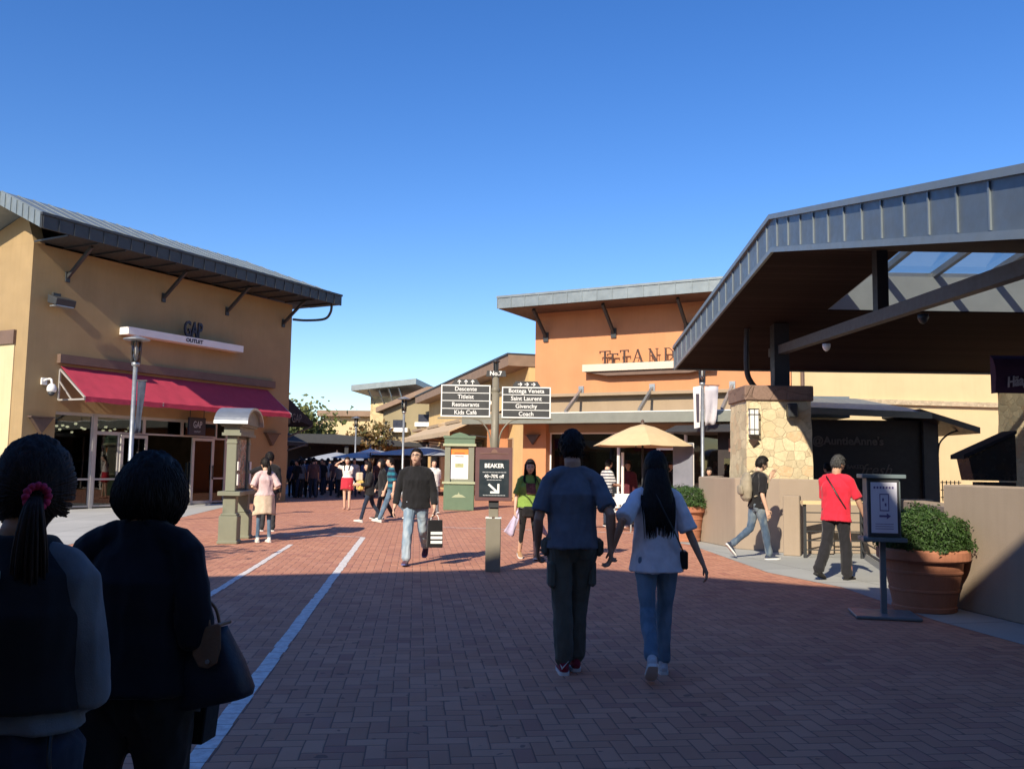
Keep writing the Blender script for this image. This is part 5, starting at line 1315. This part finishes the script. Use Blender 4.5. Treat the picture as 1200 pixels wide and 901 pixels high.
dj=cloth('dark_denim',(.02,.03,.055)); bj=cloth('blue_denim',(.07,.12,.19),fade=(.16,.24,.32)); lj=cloth('light_denim',(.20,.29,.39),fade=(.42,.50,.56)); wj=cloth('worn_denim',(.06,.095,.15),fade=(.22,.26,.28))
blk=cloth('black_cotton',(.014,.014,.016)); nav=cloth('navy_wool',(.008,.009,.016))
# ---- 1 woman with ponytail
X,Y=-1.115,2.03
grey_sw=cloth('grey_sweatshirt',(.14,.155,.18))
p1,i1=person((X,Y,0),3,'woman with dark ponytail in black vest over grey sweatshirt at the left edge',H=1.53,fem=True,legs=((10,6,1),(-8,20,1)),
  arms=(((-.2,-.05,-1),(-.05,.3,-1)),((.16,.0,-1),(-.50,.85,-.15))),head=(4,2),shirt=grey_sw,sleeve=1.95,hem=.075,tight=1.04,build=1.0,pants=(dj,1.12,1.05,1.),shoes=(blk,M_sole),hair=('pony',(.42,.05,mat('crimson_hair_tie',(.5,.02,.10),.7,.2,30,.2))),legend=HAIRB,vox=.007,face=False)
def vest(info,t,m,z0,k,fem=True,build=1.08):
    P=MB(); T=info['T']; s=info['s']; hr=.165*build; wr=.125*build; cr=.145*build
    rings=[(z0,wr*1.45*k,.140*k),(.22,wr*1.34*k,.138*k),(.36,cr*1.24*k,.154*k),(.455,cr*1.08*k,.125*k),(.52,cr*.66*k,.085*k),(.552,.078,.07)]
    P.tube([T(0,0,z) for z,_,_ in rings],[(a*s,b*s) for _,a,b in rings],22,ref=(1,0,0),round_=False)
    return mobj('vest',remesh(P,'vest',.007,4,fabric(.006,5,7)),m,t)
v=vest(i1,p1,cloth('black_quilted_nylon',(.010,.011,.016),.8),.125,1.02)
c=i1['T'](-.02,-.128,.455); MB().box((c.x-.03,c.y-.012,c.z-.012),(c.x+.03,c.y+.0,c.z+.014)).build('neck_label',mat('pale_label',(.35,.5,.55),.6,.1,9,0),v)
bb=i1['T'](.19,.0,-.16); b0=W2(i1,bb)
t=thing('shoulder_bag','small black shoulder bag hanging at the right hip of the woman with the ponytail','bag',b0)
m=MB(); m.prism([(-.04,-.1,-.16),(.05,-.1,-.16),(.045,-.1,.08),(-.03,-.1,.08)],(0,.2,0)); m.build('bag_body',mat('black_leather',(.012,.011,.012),.45,.1,9,.2),t,bevel=.015)
m=MB(); m.tube(catmull([(.0,-.08,.07),(-.02,-.09,.15),(-.04,-.05,.22)],5),[.005]*11,6,round_=False); m.build('strap',_mc['black_leather'],t)
# ---- 2 short-haired woman in dark jacket
X,Y=-1.10,2.66
p2,i2=person((X,Y,0),-2,'short-haired older woman in a black jacket with a handbag on her right arm',neck=-.05,H=1.54,fem=True,legs=((-6,14,1),(10,6,1)),
  arms=(((-.42,.05,-1),(.1,.9,-.3)),((.22,-.12,-1),(-.30,.95,-.15))),head=(-6,0),shirt=nav,sleeve=1.9,hem=-.02,tight=1.12,build=1.05,pants=(blk,1.2,1.15,1.),shoes=(blk,None),hair=('bob',None),vox=.007,face=False,curl=(1.,1.1))
J_=MB(); T=i2['T']; s=i2['s']
for sg in (-1,1): J_.tube([T(sg*.03,-.05,.53),T(sg*.07,.0,.53)],[.02*s,.02*s],8)
mobj('collar',remesh(J_,'collar',.007,3),nav,p2)
# handbag on right forearm
E,Wr=i2['A'][1][1],i2['A'][1][2]; hp=W2(i2,E.lerp(Wr,.35)); 
t=thing('handbag','navy nylon handbag with brown leather flap hung on the forearm of the short-haired woman','bag',(-.895,2.66,.965),rad(-14))
t.rotation_euler=(0,rad(-14),rad(-12)); t.scale=(.66,.66,.66)
NL=mat('navy_nylon',(.010,.016,.035),.55,.1,9,.2); BL=mat('tan_brown_leather',(.20,.10,.05),.5,.12,9,.2)
b=MB(); n=16;vs=[];fs=[]
prof=[(-.30,.165,.075),(-.27,.18,.09),(-.15,.155,.085),(-.02,.115,.05),(.015,.11,.03)]
for z,a,d in prof:
    for k in range(n):
        an=2*PI*k/n; cx_=math.copysign(abs(math.cos(an))**.5,math.cos(an)); sy_=math.copysign(abs(math.sin(an))**.6,math.sin(an)); vs.append((a*cx_+.01*noise.noise(Vector((an,z*9,0))),d*sy_,z))
for j in range(len(prof)-1):
    for k in range(n): fs.append((j*n+k,j*n+(k+1)%n,(j+1)*n+(k+1)%n,(j+1)*n+k))
fs.append(tuple(range(n))[::-1]); fs.append(tuple(range(4*n,5*n)))
b.add(vs,fs); b.build('bag_body',NL,t,smooth=True)
b=MB(); b.prism([(-.015,-.055,.03),(.125,-.055,.03),(.125,-.088,-.07),(.10,-.095,-.125),(.055,-.098,-.14),(.01,-.095,-.125),(-.015,-.088,-.07)],(0,-.008,0)); b.box((-.035,-.062,.02),(.115,.05,.034)); fl=b.build('flap',BL,t,bevel=.004)
MB().lathe([(.009,-.004),(.009,.004)],n=10).build('stud',M_steel,fl,loc=(.06,-.108,-.11),rot=(PI/2,0,0))
for yy in (-.045,.045):
    MB().tube(catmull([(-.055,yy,.0),(-.055,yy*.8,.10),(0,yy*.5,.165),(.055,yy*.8,.10),(.055,yy,.0)],6),[.007]*25,7,round_=False).build('handle',BL,t,smooth=True)
t=thing('gift_bag','small black paper bag with a white band hanging behind the navy handbag','bag',(-.985,2.78,.80),rad(-10))
t.scale=(.85,.85,.85)
MB().prism([(-.10,-.05,-.20),(.10,-.05,-.20),(.12,-.05,.0),(-.10,-.05,.02)],(0,.1,0)).build('bag_body',blk,t,bevel=.004)
MB().box((-.105,-.055,-.085),(.09,-.0505,-.05)).build('band',M_ink2,t); MB().tube(catmull([(-.06,0,0),(-.05,0,.16),(0,0,.26),(.05,0,.16),(.07,0,0)],5),[.004]*21,6,round_=False).build('handle',blk,t)
# ---- 3 man in blue-grey tee
HOLD=Vector((.728,6.44,.89))
p3x,p3y=at(669,780,6.5).x,6.5
p3,i3=person((p3x,p3y,0),2,'man in dark blue-grey T-shirt and cargo trousers holding hands with the woman in white',H=1.76,legs=((1,3,-3),(12,12,-4)),footp=(0,4),
  arms=(((-.28,-.12,-1),(.02,.55,-.8)),('ik',HOLD,(.4,-1,0))),head=(-4,0),lean=1,shirt=cloth('slate_blue_jersey',(.125,.145,.185)),sleeve=.80,hem=-.04,tight=1.14,build=.95,
  pants=(cloth('dark_olive_twill',(.105,.105,.085)),1.08,1.08,.97),shoes=(cloth('dark_red_mesh',(.25,.02,.04)),M_sole),hair=('short',None),vox=.0065,face=False,curl=(.6,.75))
for sg in (-1,1):
    h,k,an=i3['J'][0 if sg<0 else 1][:3]; c=h.lerp(k,.52)
    MB().box((c.x+sg*.075-.025,c.y-.09,c.z-.10),(c.x+sg*.075+.028,c.y+.07,c.z+.09)).build('cargo_pocket',_mc['dark_olive_twill'],p3,bevel=.02)
    c=h
    MB().box((c.x+sg*.105-.03,c.y-.05,c.z-.10),(c.x+sg*.105+.035,c.y+.05,c.z+.03)).build('side_pocket',_mc['dark_olive_twill'],p3,bevel=.025)
an=i3['J'][0][2]; MB().prism([(an.x-.035,an.y-.07,.085),(an.x-.02,an.y-.075,.045),(an.x+.03,an.y-.06,.10),(an.x-.015,an.y-.075,.06)],(0,-.012,0)).build('shoe_mark',M_sole,p3)
# ---- 4 woman in white tee
X4=at(769,780,6.5).x
p4,i4=person((X4,6.5,0),-4,'woman with long black hair in loose white T-shirt and blue jeans holding hands',H=1.61,fem=True,legs=((-12,28,-2),(6,3,-2.5)),footp=(-35,0),
  arms=(('ik',HOLD+Vector((.018,.0,.01)),(-.3,-1,0)),((.42,-.14,-1),(.42,-.12,-1))),head=(3,3),lean=0,shirt=cloth('white_jersey',(.74,.75,.82)),sleeve=.92,hem=-.13,tight=1.20,build=.97,
  pants=(cloth('mid_blue_denim',(.13,.21,.29),fade=(.22,.32,.42)),.98,.98,.96),shoes=(cloth('white_canvas_shoe',(.55,.56,.58)),M_sole),hair=('long',(.51,.112)),vox=.0065,face=False,curl=(.8,.6))
st=MB(); T=i4['T']; st.tube(catmull([T(-.03,-.10,.53),T(.04,-.172,.36),T(.13,-.172,.18),T(.205,-.10,.02)],6),[(.010,.004)]*19,6,round_=False)
t=thing('crossbody_bag','thin black bag strap across the back of the woman in white','bag',i4['W'].translation,rad(-4)); st.build('strap',_mc['black_leather'],t)
c=T(.20,.02,-.02); MB().box((c.x-.02,c.y-.07,c.z-.08),(c.x+.04,c.y+.07,c.z+.05)).build('bag_body',_mc['black_leather'],t,bevel=.01)
# ---- 5 man in black sweater
g_=gnd(487,662); 
p5,i5=person((g_.x-.02,g_.y+.05,0),178,'man in glasses, black sweater and light jeans',H=1.74,legs=((-16,34,1),(12,5,2)),footp=(-30,6),
  arms=(((-.20,-.10,-1),(-.12,.28,-1)),((.26,.0,-1),(.16,.28,-1))),head=(-8,14),shirt=blk,sleeve=1.75,hem=-.08,tight=1.10,build=1.12,pants=(lj,1.1,1.1,.97),shoes=(cloth('maroon_mesh',(.09,.03,.05)),cloth('blue_rubber',(.08,.1,.25))),hair=('crop',None),skin=SKIN2,vox=.008,curl=(.9,.5))
hc,hd,s=i5['hc'],i5['hd'],i5['s']; m=MB()
for sg in (-1,1):
    c=hc+hd@(Vector((sg*.034,.098,.010))*s)
    for k in range(12):
        a=2*PI*k/12;b_=2*PI*(k+1)/12; m.bar(c+hd@Vector((.024*math.cos(a),0,.019*math.sin(a))),c+hd@Vector((.024*math.cos(b_),0,.019*math.sin(b_))),.004,.004)
    m.bar(c+hd@Vector((sg*.024,0,0)),hc+hd@(Vector((sg*.080,-.01,.012))*s),.004,.004)
m.bar(hc+hd@Vector((-.01,.1,.012)),hc+hd@Vector((.01,.1,.012)),.004,.004); m.build('glasses',M_dark,p5)
Wl=i5['A'][0][2]; c=W2(i5,Wl+i5['A'][0][4]*.11)
t=thing('shopping_bag','black shopping bag with three white stripes held by the man in glasses','bag',c,rad(10))
MB().prism([(-.11,-.05,-.46),(.12,-.05,-.46),(.11,-.05,-.06),(-.10,-.05,-.06)],(0,.1,0)).build('bag_body',blk,t,bevel=.006)
for k in range(3): MB().box((-.06,-.056,-.40+k*.065),(.11,-.0505,-.36+k*.065)).build('stripe',M_letter,t)
MB().tube(catmull([(-.06,0,-.06),(-.04,0,.0),(0,0,.02),(.04,0,.0),(.06,0,-.06)],4),[.006]*17,6,round_=False).build('handle',M_letter,t)
# ---- 6 girl in green
g_=gnd(619,655)
p6,i6=person((g_.x,g_.y,0),190,'girl in lime-green T-shirt and black leggings with a lilac shirt tied at her waist',H=1.60,fem=True,legs=((12,4,1),(-10,14,2)),footp=(8,-12),
  arms=(((-.3,.1,-1),(-.1,.2,-1)),((.30,.05,-1),(.12,.25,-1))),head=(-6,-4),shirt=cloth('lime_jersey',(.22,.34,.07)),sleeve=.85,hem=-.02,tight=1.22,pants=(blk,.88,.82,.62),shoes=(cloth('tan_shoe',(.35,.2,.1)),M_sole),hair=('long',(.34,.10)),skin=SKIN2,vox=.008,curl=.7)
c=i6['T'](.0,.15,.33); MB().prism([(c.x-.09,c.y,c.z-.10),(c.x+.07,c.y,c.z-.10),(c.x+.08,c.y-.01,c.z+.07),(c.x-.07,c.y-.01,c.z+.07)],(0,.006,0)).build('shirt_print',mat('maroon_print',(.14,.05,.05),.8,.6,14,0),p6)
lil=cloth('lilac_cotton',(.50,.45,.62))
for sg in (-1,1):
    m=MB(); n=10; vs=[];fs=[]
    for j in range(n+1):
        q=j/n; w_=.06+.12*q
        for i_ in range(7):
            u=i_/6; vs.append(i6['T'](sg*(.10+.13*q+w_*u*(.6+.4*q))*1.0,-.09-.05*q+.02*math.sin(u*9+j*.6)-.03*u,-.0-.50*q-.05*q*math.sin(u*3+sg)))
    for j in range(n):
        for i_ in range(6): fs.append((j*7+i_,j*7+i_+1,(j+1)*7+i_+1,(j+1)*7+i_))
    m.add(vs,fs); o=m.build('tied_shirt',lil,p6,smooth=True); o.modifiers.new('thickness','SOLIDIFY').thickness=.006
P=MB(); P.tube([i6['T'](0,0,-.03),i6['T'](0,0,.05)],[(.185*s,.135*s),(.16*s,.125*s)],18,ref=(1,0,0),round_=False); mobj('waist_band',remesh(P,'waist_band',.009,2,fabric(.008,3,14)),cloth('pale_denim_band',(.30,.34,.38)),p6)
c=W2(i6,i6['T'](.0,.17,-.06)); t=thing('waist_bag','small black bag held in front of the girl in the lime-green shirt','bag',c,rad(190)); MB().box((-.13,-.04,-.12),(.13,.05,.06)).build('bag_body',_mc['black_leather'],t,bevel=.03)
MB().tube(catmull([(-.1,0,.05),(-.16,-.02,.3),(-.1,-.06,.5)],5),[.007]*11,6,round_=False).build('strap',_mc['black_leather'],t)
# ---- 7/8 at the left kiosk
g_=gnd(308,635)
p7,i7=person((g_.x,g_.y,0),30,'girl in pale pink T-shirt with beige skirt over jeans at the directory kiosk',H=1.58,fem=True,legs=((2,2,2),(-2,2,2)),footp=(0,0),
  arms=(((-.55,-.35,-1),(.75,.35,-.25)),((.55,-.35,-1),(-.75,.35,-.25))),head=(14,6),shirt=cloth('pale_pink_jersey',(.62,.46,.46)),sleeve=.9,hem=.02,tight=1.15,pants=(bj,.85,.8,.97),skirt=(cloth('beige_chiffon',(.60,.48,.36)),.06,-.36,.22,.17),
  shoes=(cloth('white_sneaker',(.7,.68,.62)),M_sole),hair=('pony',(.34,.02,HAIR)),skin=SKIN2,vox=.009,face=False)
g_=gnd(313,622)
p8,i8=person((g_.x,g_.y,0),20,'dark-clothed man with black hair behind the girl in pink reaching to the kiosk',H=1.72,legs=((2,2,2),(-2,2,2)),footp=(0,0),arms=(((-.9,.3,-.35),(-.9,.2,.25)),((.15,0,-1),(.1,.1,-1))),
  shirt=blk,sleeve=1.95,hem=-.1,tight=1.1,pants=(cloth('charcoal_twill',(.04,.04,.045)),1,1,1),shoes=(blk,M_sole),hair=('short',None),vox=.011,face=False)
# ---- 9 man with backpack
g_=gnd(888,655)
p9,i9=person((g_.x,g_.y,0),-80,'man in black T-shirt and faded jeans with khaki backpack walking beside the rendered wall',H=1.73,legs=((-12,40,0),(12,2,0)),footp=(-50,2),
  arms=(((-.1,.75,-.85),(.1,.45,.9)),((.12,-.12,-1),(.05,.30,-1))),head=(0,-14),lean=5,shirt=blk,sleeve=.85,hem=-.06,tight=1.08,pants=(wj,.98,1.0,.97),shoes=(cloth('navy_canvas_shoe',(.03,.04,.07)),M_sole),hair=('short',None),skin=SKIN2,vox=.008)
W9=i9['W']; T=i9['T']; KH=cloth('khaki_canvas',(.30,.26,.19)); c=W9@T(0,-.22,.29)
t=thing('backpack','khaki canvas backpack worn by the man in the black T-shirt','backpack',c,rad(-80))
b=MB(); b.tube([(0,0,-.20),(0,-.01,-.08),(0,0,.08),(0,.02,.18)],[(.13,.075),(.15,.10),(.14,.085),(.09,.05)],16,ref=(1,0,0)); mobj('bag_body',remesh(b,'bag_body',.009,3,fabric(.005,9,12)),KH,t)
b=MB(); b.tube([(0,-.10,-.13),(0,-.115,-.02)],[(.10,.03),(.09,.03)],12,ref=(1,0,0)); b.build('front_pocket',KH,t,smooth=True)
for sg in (-1,1): MB().tube(catmull([(sg*.07,.05,.17),(sg*.11,.16,.24),(sg*.13,.33,.14),(sg*.14,.30,-.05),(sg*.13,.08,-.18)],5),[(.018,.006)]*21,6,round_=False).build('strap',KH,t,smooth=True)
# ---- 10 man in red polo
g_=gnd(981,679)
RED=cloth('red_pique',(.62,.025,.05))
p10,i10=person((g_.x,g_.y,0),-48,'grey-haired man in bright red polo shirt and black track trousers stepping by the railing',H=1.72,legs=((-10,22,2),(8,6,2)),footp=(-18,0),
  arms=(((-.15,.3,-1),(.1,.5,-.8)),((.32,.25,-1),(.18,.45,-1))),head=(-14,-6),lean=5,shirt=RED,sleeve=.88,hem=-.12,tight=1.12,build=1.10,pants=(cloth('black_tracksuit',(.018,.018,.022)),1.12,1.18,1.),shoes=(blk,mat('black_rubber',(.015,.015,.015),.7,.1,5,.02)),hair=('crop',None),legend=hairmat('greying_hair',(.05,.05,.05)),vox=.008)
for i in (0,1):
    h,k,an=i10['J'][i][:3]; sg=-1 if i==0 else 1
    MB().tube(catmull([h+Vector((sg*.101,0,-.02)),h.lerp(k,.5)+Vector((sg*.086,0,0)),k+Vector((sg*.074,0,0)),k.lerp(an,.5)+Vector((sg*.070,0,0)),an+Vector((sg*.066,0,.02))],4),[(.006,.004)]*17,6,round_=False).build('piping',mat('orange_red_piping',(.55,.22,.15),.8,.05,5,0),p10)
T=i10['T']; st=MB(); st.tube(catmull([T(-.12,-.06,.50),T(-.02,-.145,.38),T(.08,-.16,.22),T(.17,-.10,.05)],6),[(.010,.004)]*19,6,round_=False)
t=thing('sling_strap','thin dark sling strap across the back of the red polo shirt','bag',i10['W'].translation,rad(-38)); st.build('strap',_mc['black_leather'],t)
# ---- 11 - 13 group in the sun
g_=gnd(406,597)
person((g_.x,g_.y,0),176,'woman in white blouse and short red skirt shading her eyes with one hand',H=1.70,fem=True,legs=((3,2,0),(-3,3,0)),footp=(0,0),arms=(((.2,0,-1),(-.1,.2,-1)),((.85,.25,.35),(-.8,.35,.45))),
  shirt=cloth('white_blouse',(.72,.68,.64)),sleeve=.6,hem=.1,tight=1.02,skirt=(cloth('red_skirt',(.5,.03,.05)),.13,-.26,.20,.16),shoes=(cloth('nude_shoe',(.45,.25,.18)),None),hair=('long',(.32,.08)),legend=HAIRB,skin=SKIN2,vox=.011)
g_=gnd(432,612)
p12,i12=person((g_.x,g_.y,0),110,'woman in black jacket and blue jeans walking left with a yellow bag',H=1.55,fem=True,legs=((20,6,1),(-18,20,1)),arms=(((-.1,.2,-1),(0,.9,.1)),((.1,.2,-1),(0,.9,.0))),head=(10,8),
  shirt=blk,sleeve=1.9,hem=-.12,tight=1.15,pants=(dj,.95,.95,.97),shoes=(cloth('white_sneaker',(.7,.68,.62)),M_sole),hair=('bob',(.2,.08)),skin=SKIN2,vox=.011)
c=W2(i12,(0,.24,i12['hz']+.16)); t=thing('yellow_bag','yellow bag with cream trim hugged by the woman in the black jacket','bag',c,rad(110))
MB().box((-.16,-.08,-.16),(.16,.08,.10)).build('bag_body',cloth('yellow_cotton',(.62,.42,.12)),t,bevel=.04); MB().box((-.10,-.06,.08),(.14,.10,.30)).build('trim',cloth('cream_fur',(.62,.5,.36)),t,bevel=.03)
g_=gnd(459,612)
p13,i13=person((g_.x,g_.y,0),100,'man in teal and navy striped polo shirt and jeans striding left',H=1.72,legs=((24,4,0),(-26,16,0)),arms=(((-.1,-.2,-1),(0,.1,-1)),((.1,.3,-1),(0,.4,-1))),head=(8,6),lean=4,
  shirt=cloth('teal_striped_jersey',(.02,.16,.22),stripes=(.15,.5,(.012,.03,.06))),sleeve=.85,hem=-.06,tight=1.1,pants=(bj,1.02,1.05,.97),shoes=(cloth('white_sneaker',(.7,.68,.62)),M_sole),hair=('crop',None),skin=SKIN2,vox=.011)
g_=gnd(446,612)
person((g_.x-.1,g_.y+1.0,0),105,'person in black coat partly hidden between the couple walking left',H=1.62,fem=True,legs=((14,4,0),(-14,16,0)),shirt=blk,sleeve=1.9,hem=-.2,tight=1.15,pants=(cloth('charcoal_twill',(.04,.04,.045)),1,1,1),shoes=(blk,M_sole),hair=('bob',(.2,.08)),skin=SKIN2,vox=.013)
g_=at(507,590,27); person((g_.x,27,0),200,'person in white shirt behind the man in the black sweater',H=1.68,shirt=cloth('plain_white_cotton',(.68,.66,.62)),sleeve=.9,hem=-.05,tight=1.2,pants=(cloth('grey_trousers',(.16,.16,.17)),1,1,1),shoes=(blk,M_sole),hair=('short',None),skin=SKIN2,vox=.013)
# ---- terrace people
a=at(711,570,22.6); person((a.x,22.6,0),-60,'man in grey and white striped T-shirt standing by the round terrace table',H=1.70,legs=((4,2,1),(-4,4,1)),footp=(0,0),arms=(((-.1,.2,-1),(.1,.9,-.1)),((.1,.3,-1),(-.1,.9,-.2))),
  shirt=cloth('grey_white_striped_jersey',(.60,.60,.58),stripes=(.075,.5,(.10,.10,.12))),sleeve=.9,hem=-.06,tight=1.1,pants=(dj,1,1,1),shoes=(blk,M_sole),hair=('crop',None),skin=SKIN2,vox=.011)
a=at(738,570,22.9); person((a.x,23.1,0),160,'person in maroon top under the sand umbrella',H=1.66,fem=True,legs=((4,2,1),(-4,4,1)),footp=(0,0),shirt=cloth('maroon_jersey',(.10,.02,.03)),sleeve=1.8,hem=-.1,tight=1.1,pants=(blk,1,1,1),shoes=(blk,None),hair=('bob',(.2,.08)),vox=.012)
a=at(784,570,23.3); person((a.x,23.4,0),-150,'person in black coat shading their face near the roll-up banner',H=1.66,legs=((4,2,1),(-4,4,1)),footp=(0,0),arms=(((-.6,.6,.2),(.7,.2,.5)),((.6,.6,.2),(-.7,.2,.5))),shirt=blk,sleeve=1.9,hem=-.2,tight=1.2,pants=(blk,1,1,1),shoes=(blk,None),hair=('short',None),skin=SKIN2,vox=.012)
a=at(833,560,22.4); person((a.x,22.6,0),170,'dark-haired person behind the rendered wall near the pale banner',H=1.52,fem=True,legs=((4,2,1),(-4,4,1)),footp=(0,0),shirt=blk,sleeve=1.9,tight=1.1,pants=(blk,1,1,1),shoes=(blk,None),hair=('bob',(.2,.08)),skin=SKIN2,vox=.013)
a=at(965,540,21); person((a.x,20.6,0),30,'person in dark clothes queueing at the pretzel shop behind the man in red',H=1.66,legs=((4,2,1),(-4,4,1)),footp=(0,0),shirt=nav,sleeve=1.9,tight=1.1,pants=(blk,1,1,1),shoes=(blk,None),hair=('short',None),vox=.013,face=False)
# ---- shaded crowd
cols=[('crowd_navy',(.03,.04,.09)),('crowd_black',(.015,.015,.018)),('crowd_grey',(.14,.14,.15)),('crowd_white',(.38,.38,.38)),('crowd_blue',(.05,.09,.2)),('crowd_dusty',(.09,.05,.05))]
protos=[]
spots=[]
rnd=random.Random(11)
for k in range(26):
    px=342+ (k%13)*4.9+rnd.uniform(-2,2); Y=rnd.uniform(38,48) if k>5 else rnd.uniform(37,39.5)
    spots.append((at(px,560,Y).x,Y,rnd.choice((0,180,170,10,150,200))+rnd.uniform(-20,20)))
for k in range(6): px=400+k*14+rnd.uniform(-4,4); Y=rnd.uniform(38,46); spots.append((at(px,560,Y).x,Y,rnd.uniform(140,220)))
GRP='shoppers crowding the shaded lane'; CL='shopper in everyday clothes among the crowd in the shaded lane'
for k in range(6):
    x,y,f=spots[k]; nm,c=cols[k]; fem=k%2==0
    t,_i=person((x,y,0),f,CL,H=1.6+.03*k,fem=fem,legs=((12+k,6,1),(-12,18,1)),shirt=cloth(nm,c),sleeve=.9 if k%3 else 1.9,hem=-.08,tight=1.12,pants=(dj if k%2 else blk,1,1,1),shoes=(blk,None),hair=('bob' if fem else 'short',(.22,.08) if fem else None),vox=.018,face=False,group=GRP)
    protos.append((t,f))
for k in range(6,len(spots)):
    x,y,f=spots[k]; p,_f=protos[k%6]; dup(p,(x,y,0),rad(f),CL,GRP,rnd.uniform(.94,1.05))
# ================================================================ light, sky, camera
AZ=24.0; EL=33.0     # light travels towards +Y, turned AZ degrees to +X
L=Vector((math.sin(rad(AZ))*math.cos(rad(EL)),math.cos(rad(AZ))*math.cos(rad(EL)),-math.sin(rad(EL))))
sd=bpy.data.lights.new('sun','SUN'); sd.energy=4.8; sd.angle=rad(.55); sd.color=(1,.885,.70)
so=bpy.data.objects.new('sun',sd); COL.objects.link(so); so.rotation_euler=L.to_track_quat('-Z','Y').to_euler(); so.location=(-10,-20,20)
W=bpy.data.worlds.new('World'); SC.world=W; W.use_nodes=True; nt=W.node_tree
sky=nt.nodes.new('ShaderNodeTexSky'); sky.sky_type='NISHITA'; sky.sun_disc=False; sky.sun_elevation=rad(EL)
sky.sun_rotation=math.atan2(-L.x,-L.y)   # direction towards the sun, clockwise from +Y
sky.air_density=1.0; sky.dust_density=.35; sky.ozone_density=3.0; sky.altitude=50
bg=nt.nodes['Background']; hs=nt.nodes.new('ShaderNodeHueSaturation'); hs.inputs['Saturation'].default_value=1.30; hs.inputs['Hue'].default_value=.513; nt.links.new(sky.outputs[0],hs.inputs['Color']); nt.links.new(hs.outputs[0],bg.inputs[0]); bg.inputs[1].default_value=.128
cd=bpy.data.cameras.new('camera'); cam=bpy.data.objects.new('camera',cd); COL.objects.link(cam)
cd.sensor_width=36; cd.lens=36*FPX/1200; cd.clip_end=2000; cd.clip_start=.05
cam.matrix_world=Matrix.Translation((0,0,CAMH))@CAMROT.to_4x4()
SC.camera=cam
SC.view_settings.view_transform='Standard'; SC.view_settings.look='None'; SC.view_settings.exposure=.5; SC.view_settings.gamma=1; SC.view_settings.use_curve_mapping=False
SC.render.engine='CYCLES'; SC.cycles.max_bounces=6; SC.cycles.transparent_max_bounces=12; SC.cycles.use_denoising=True
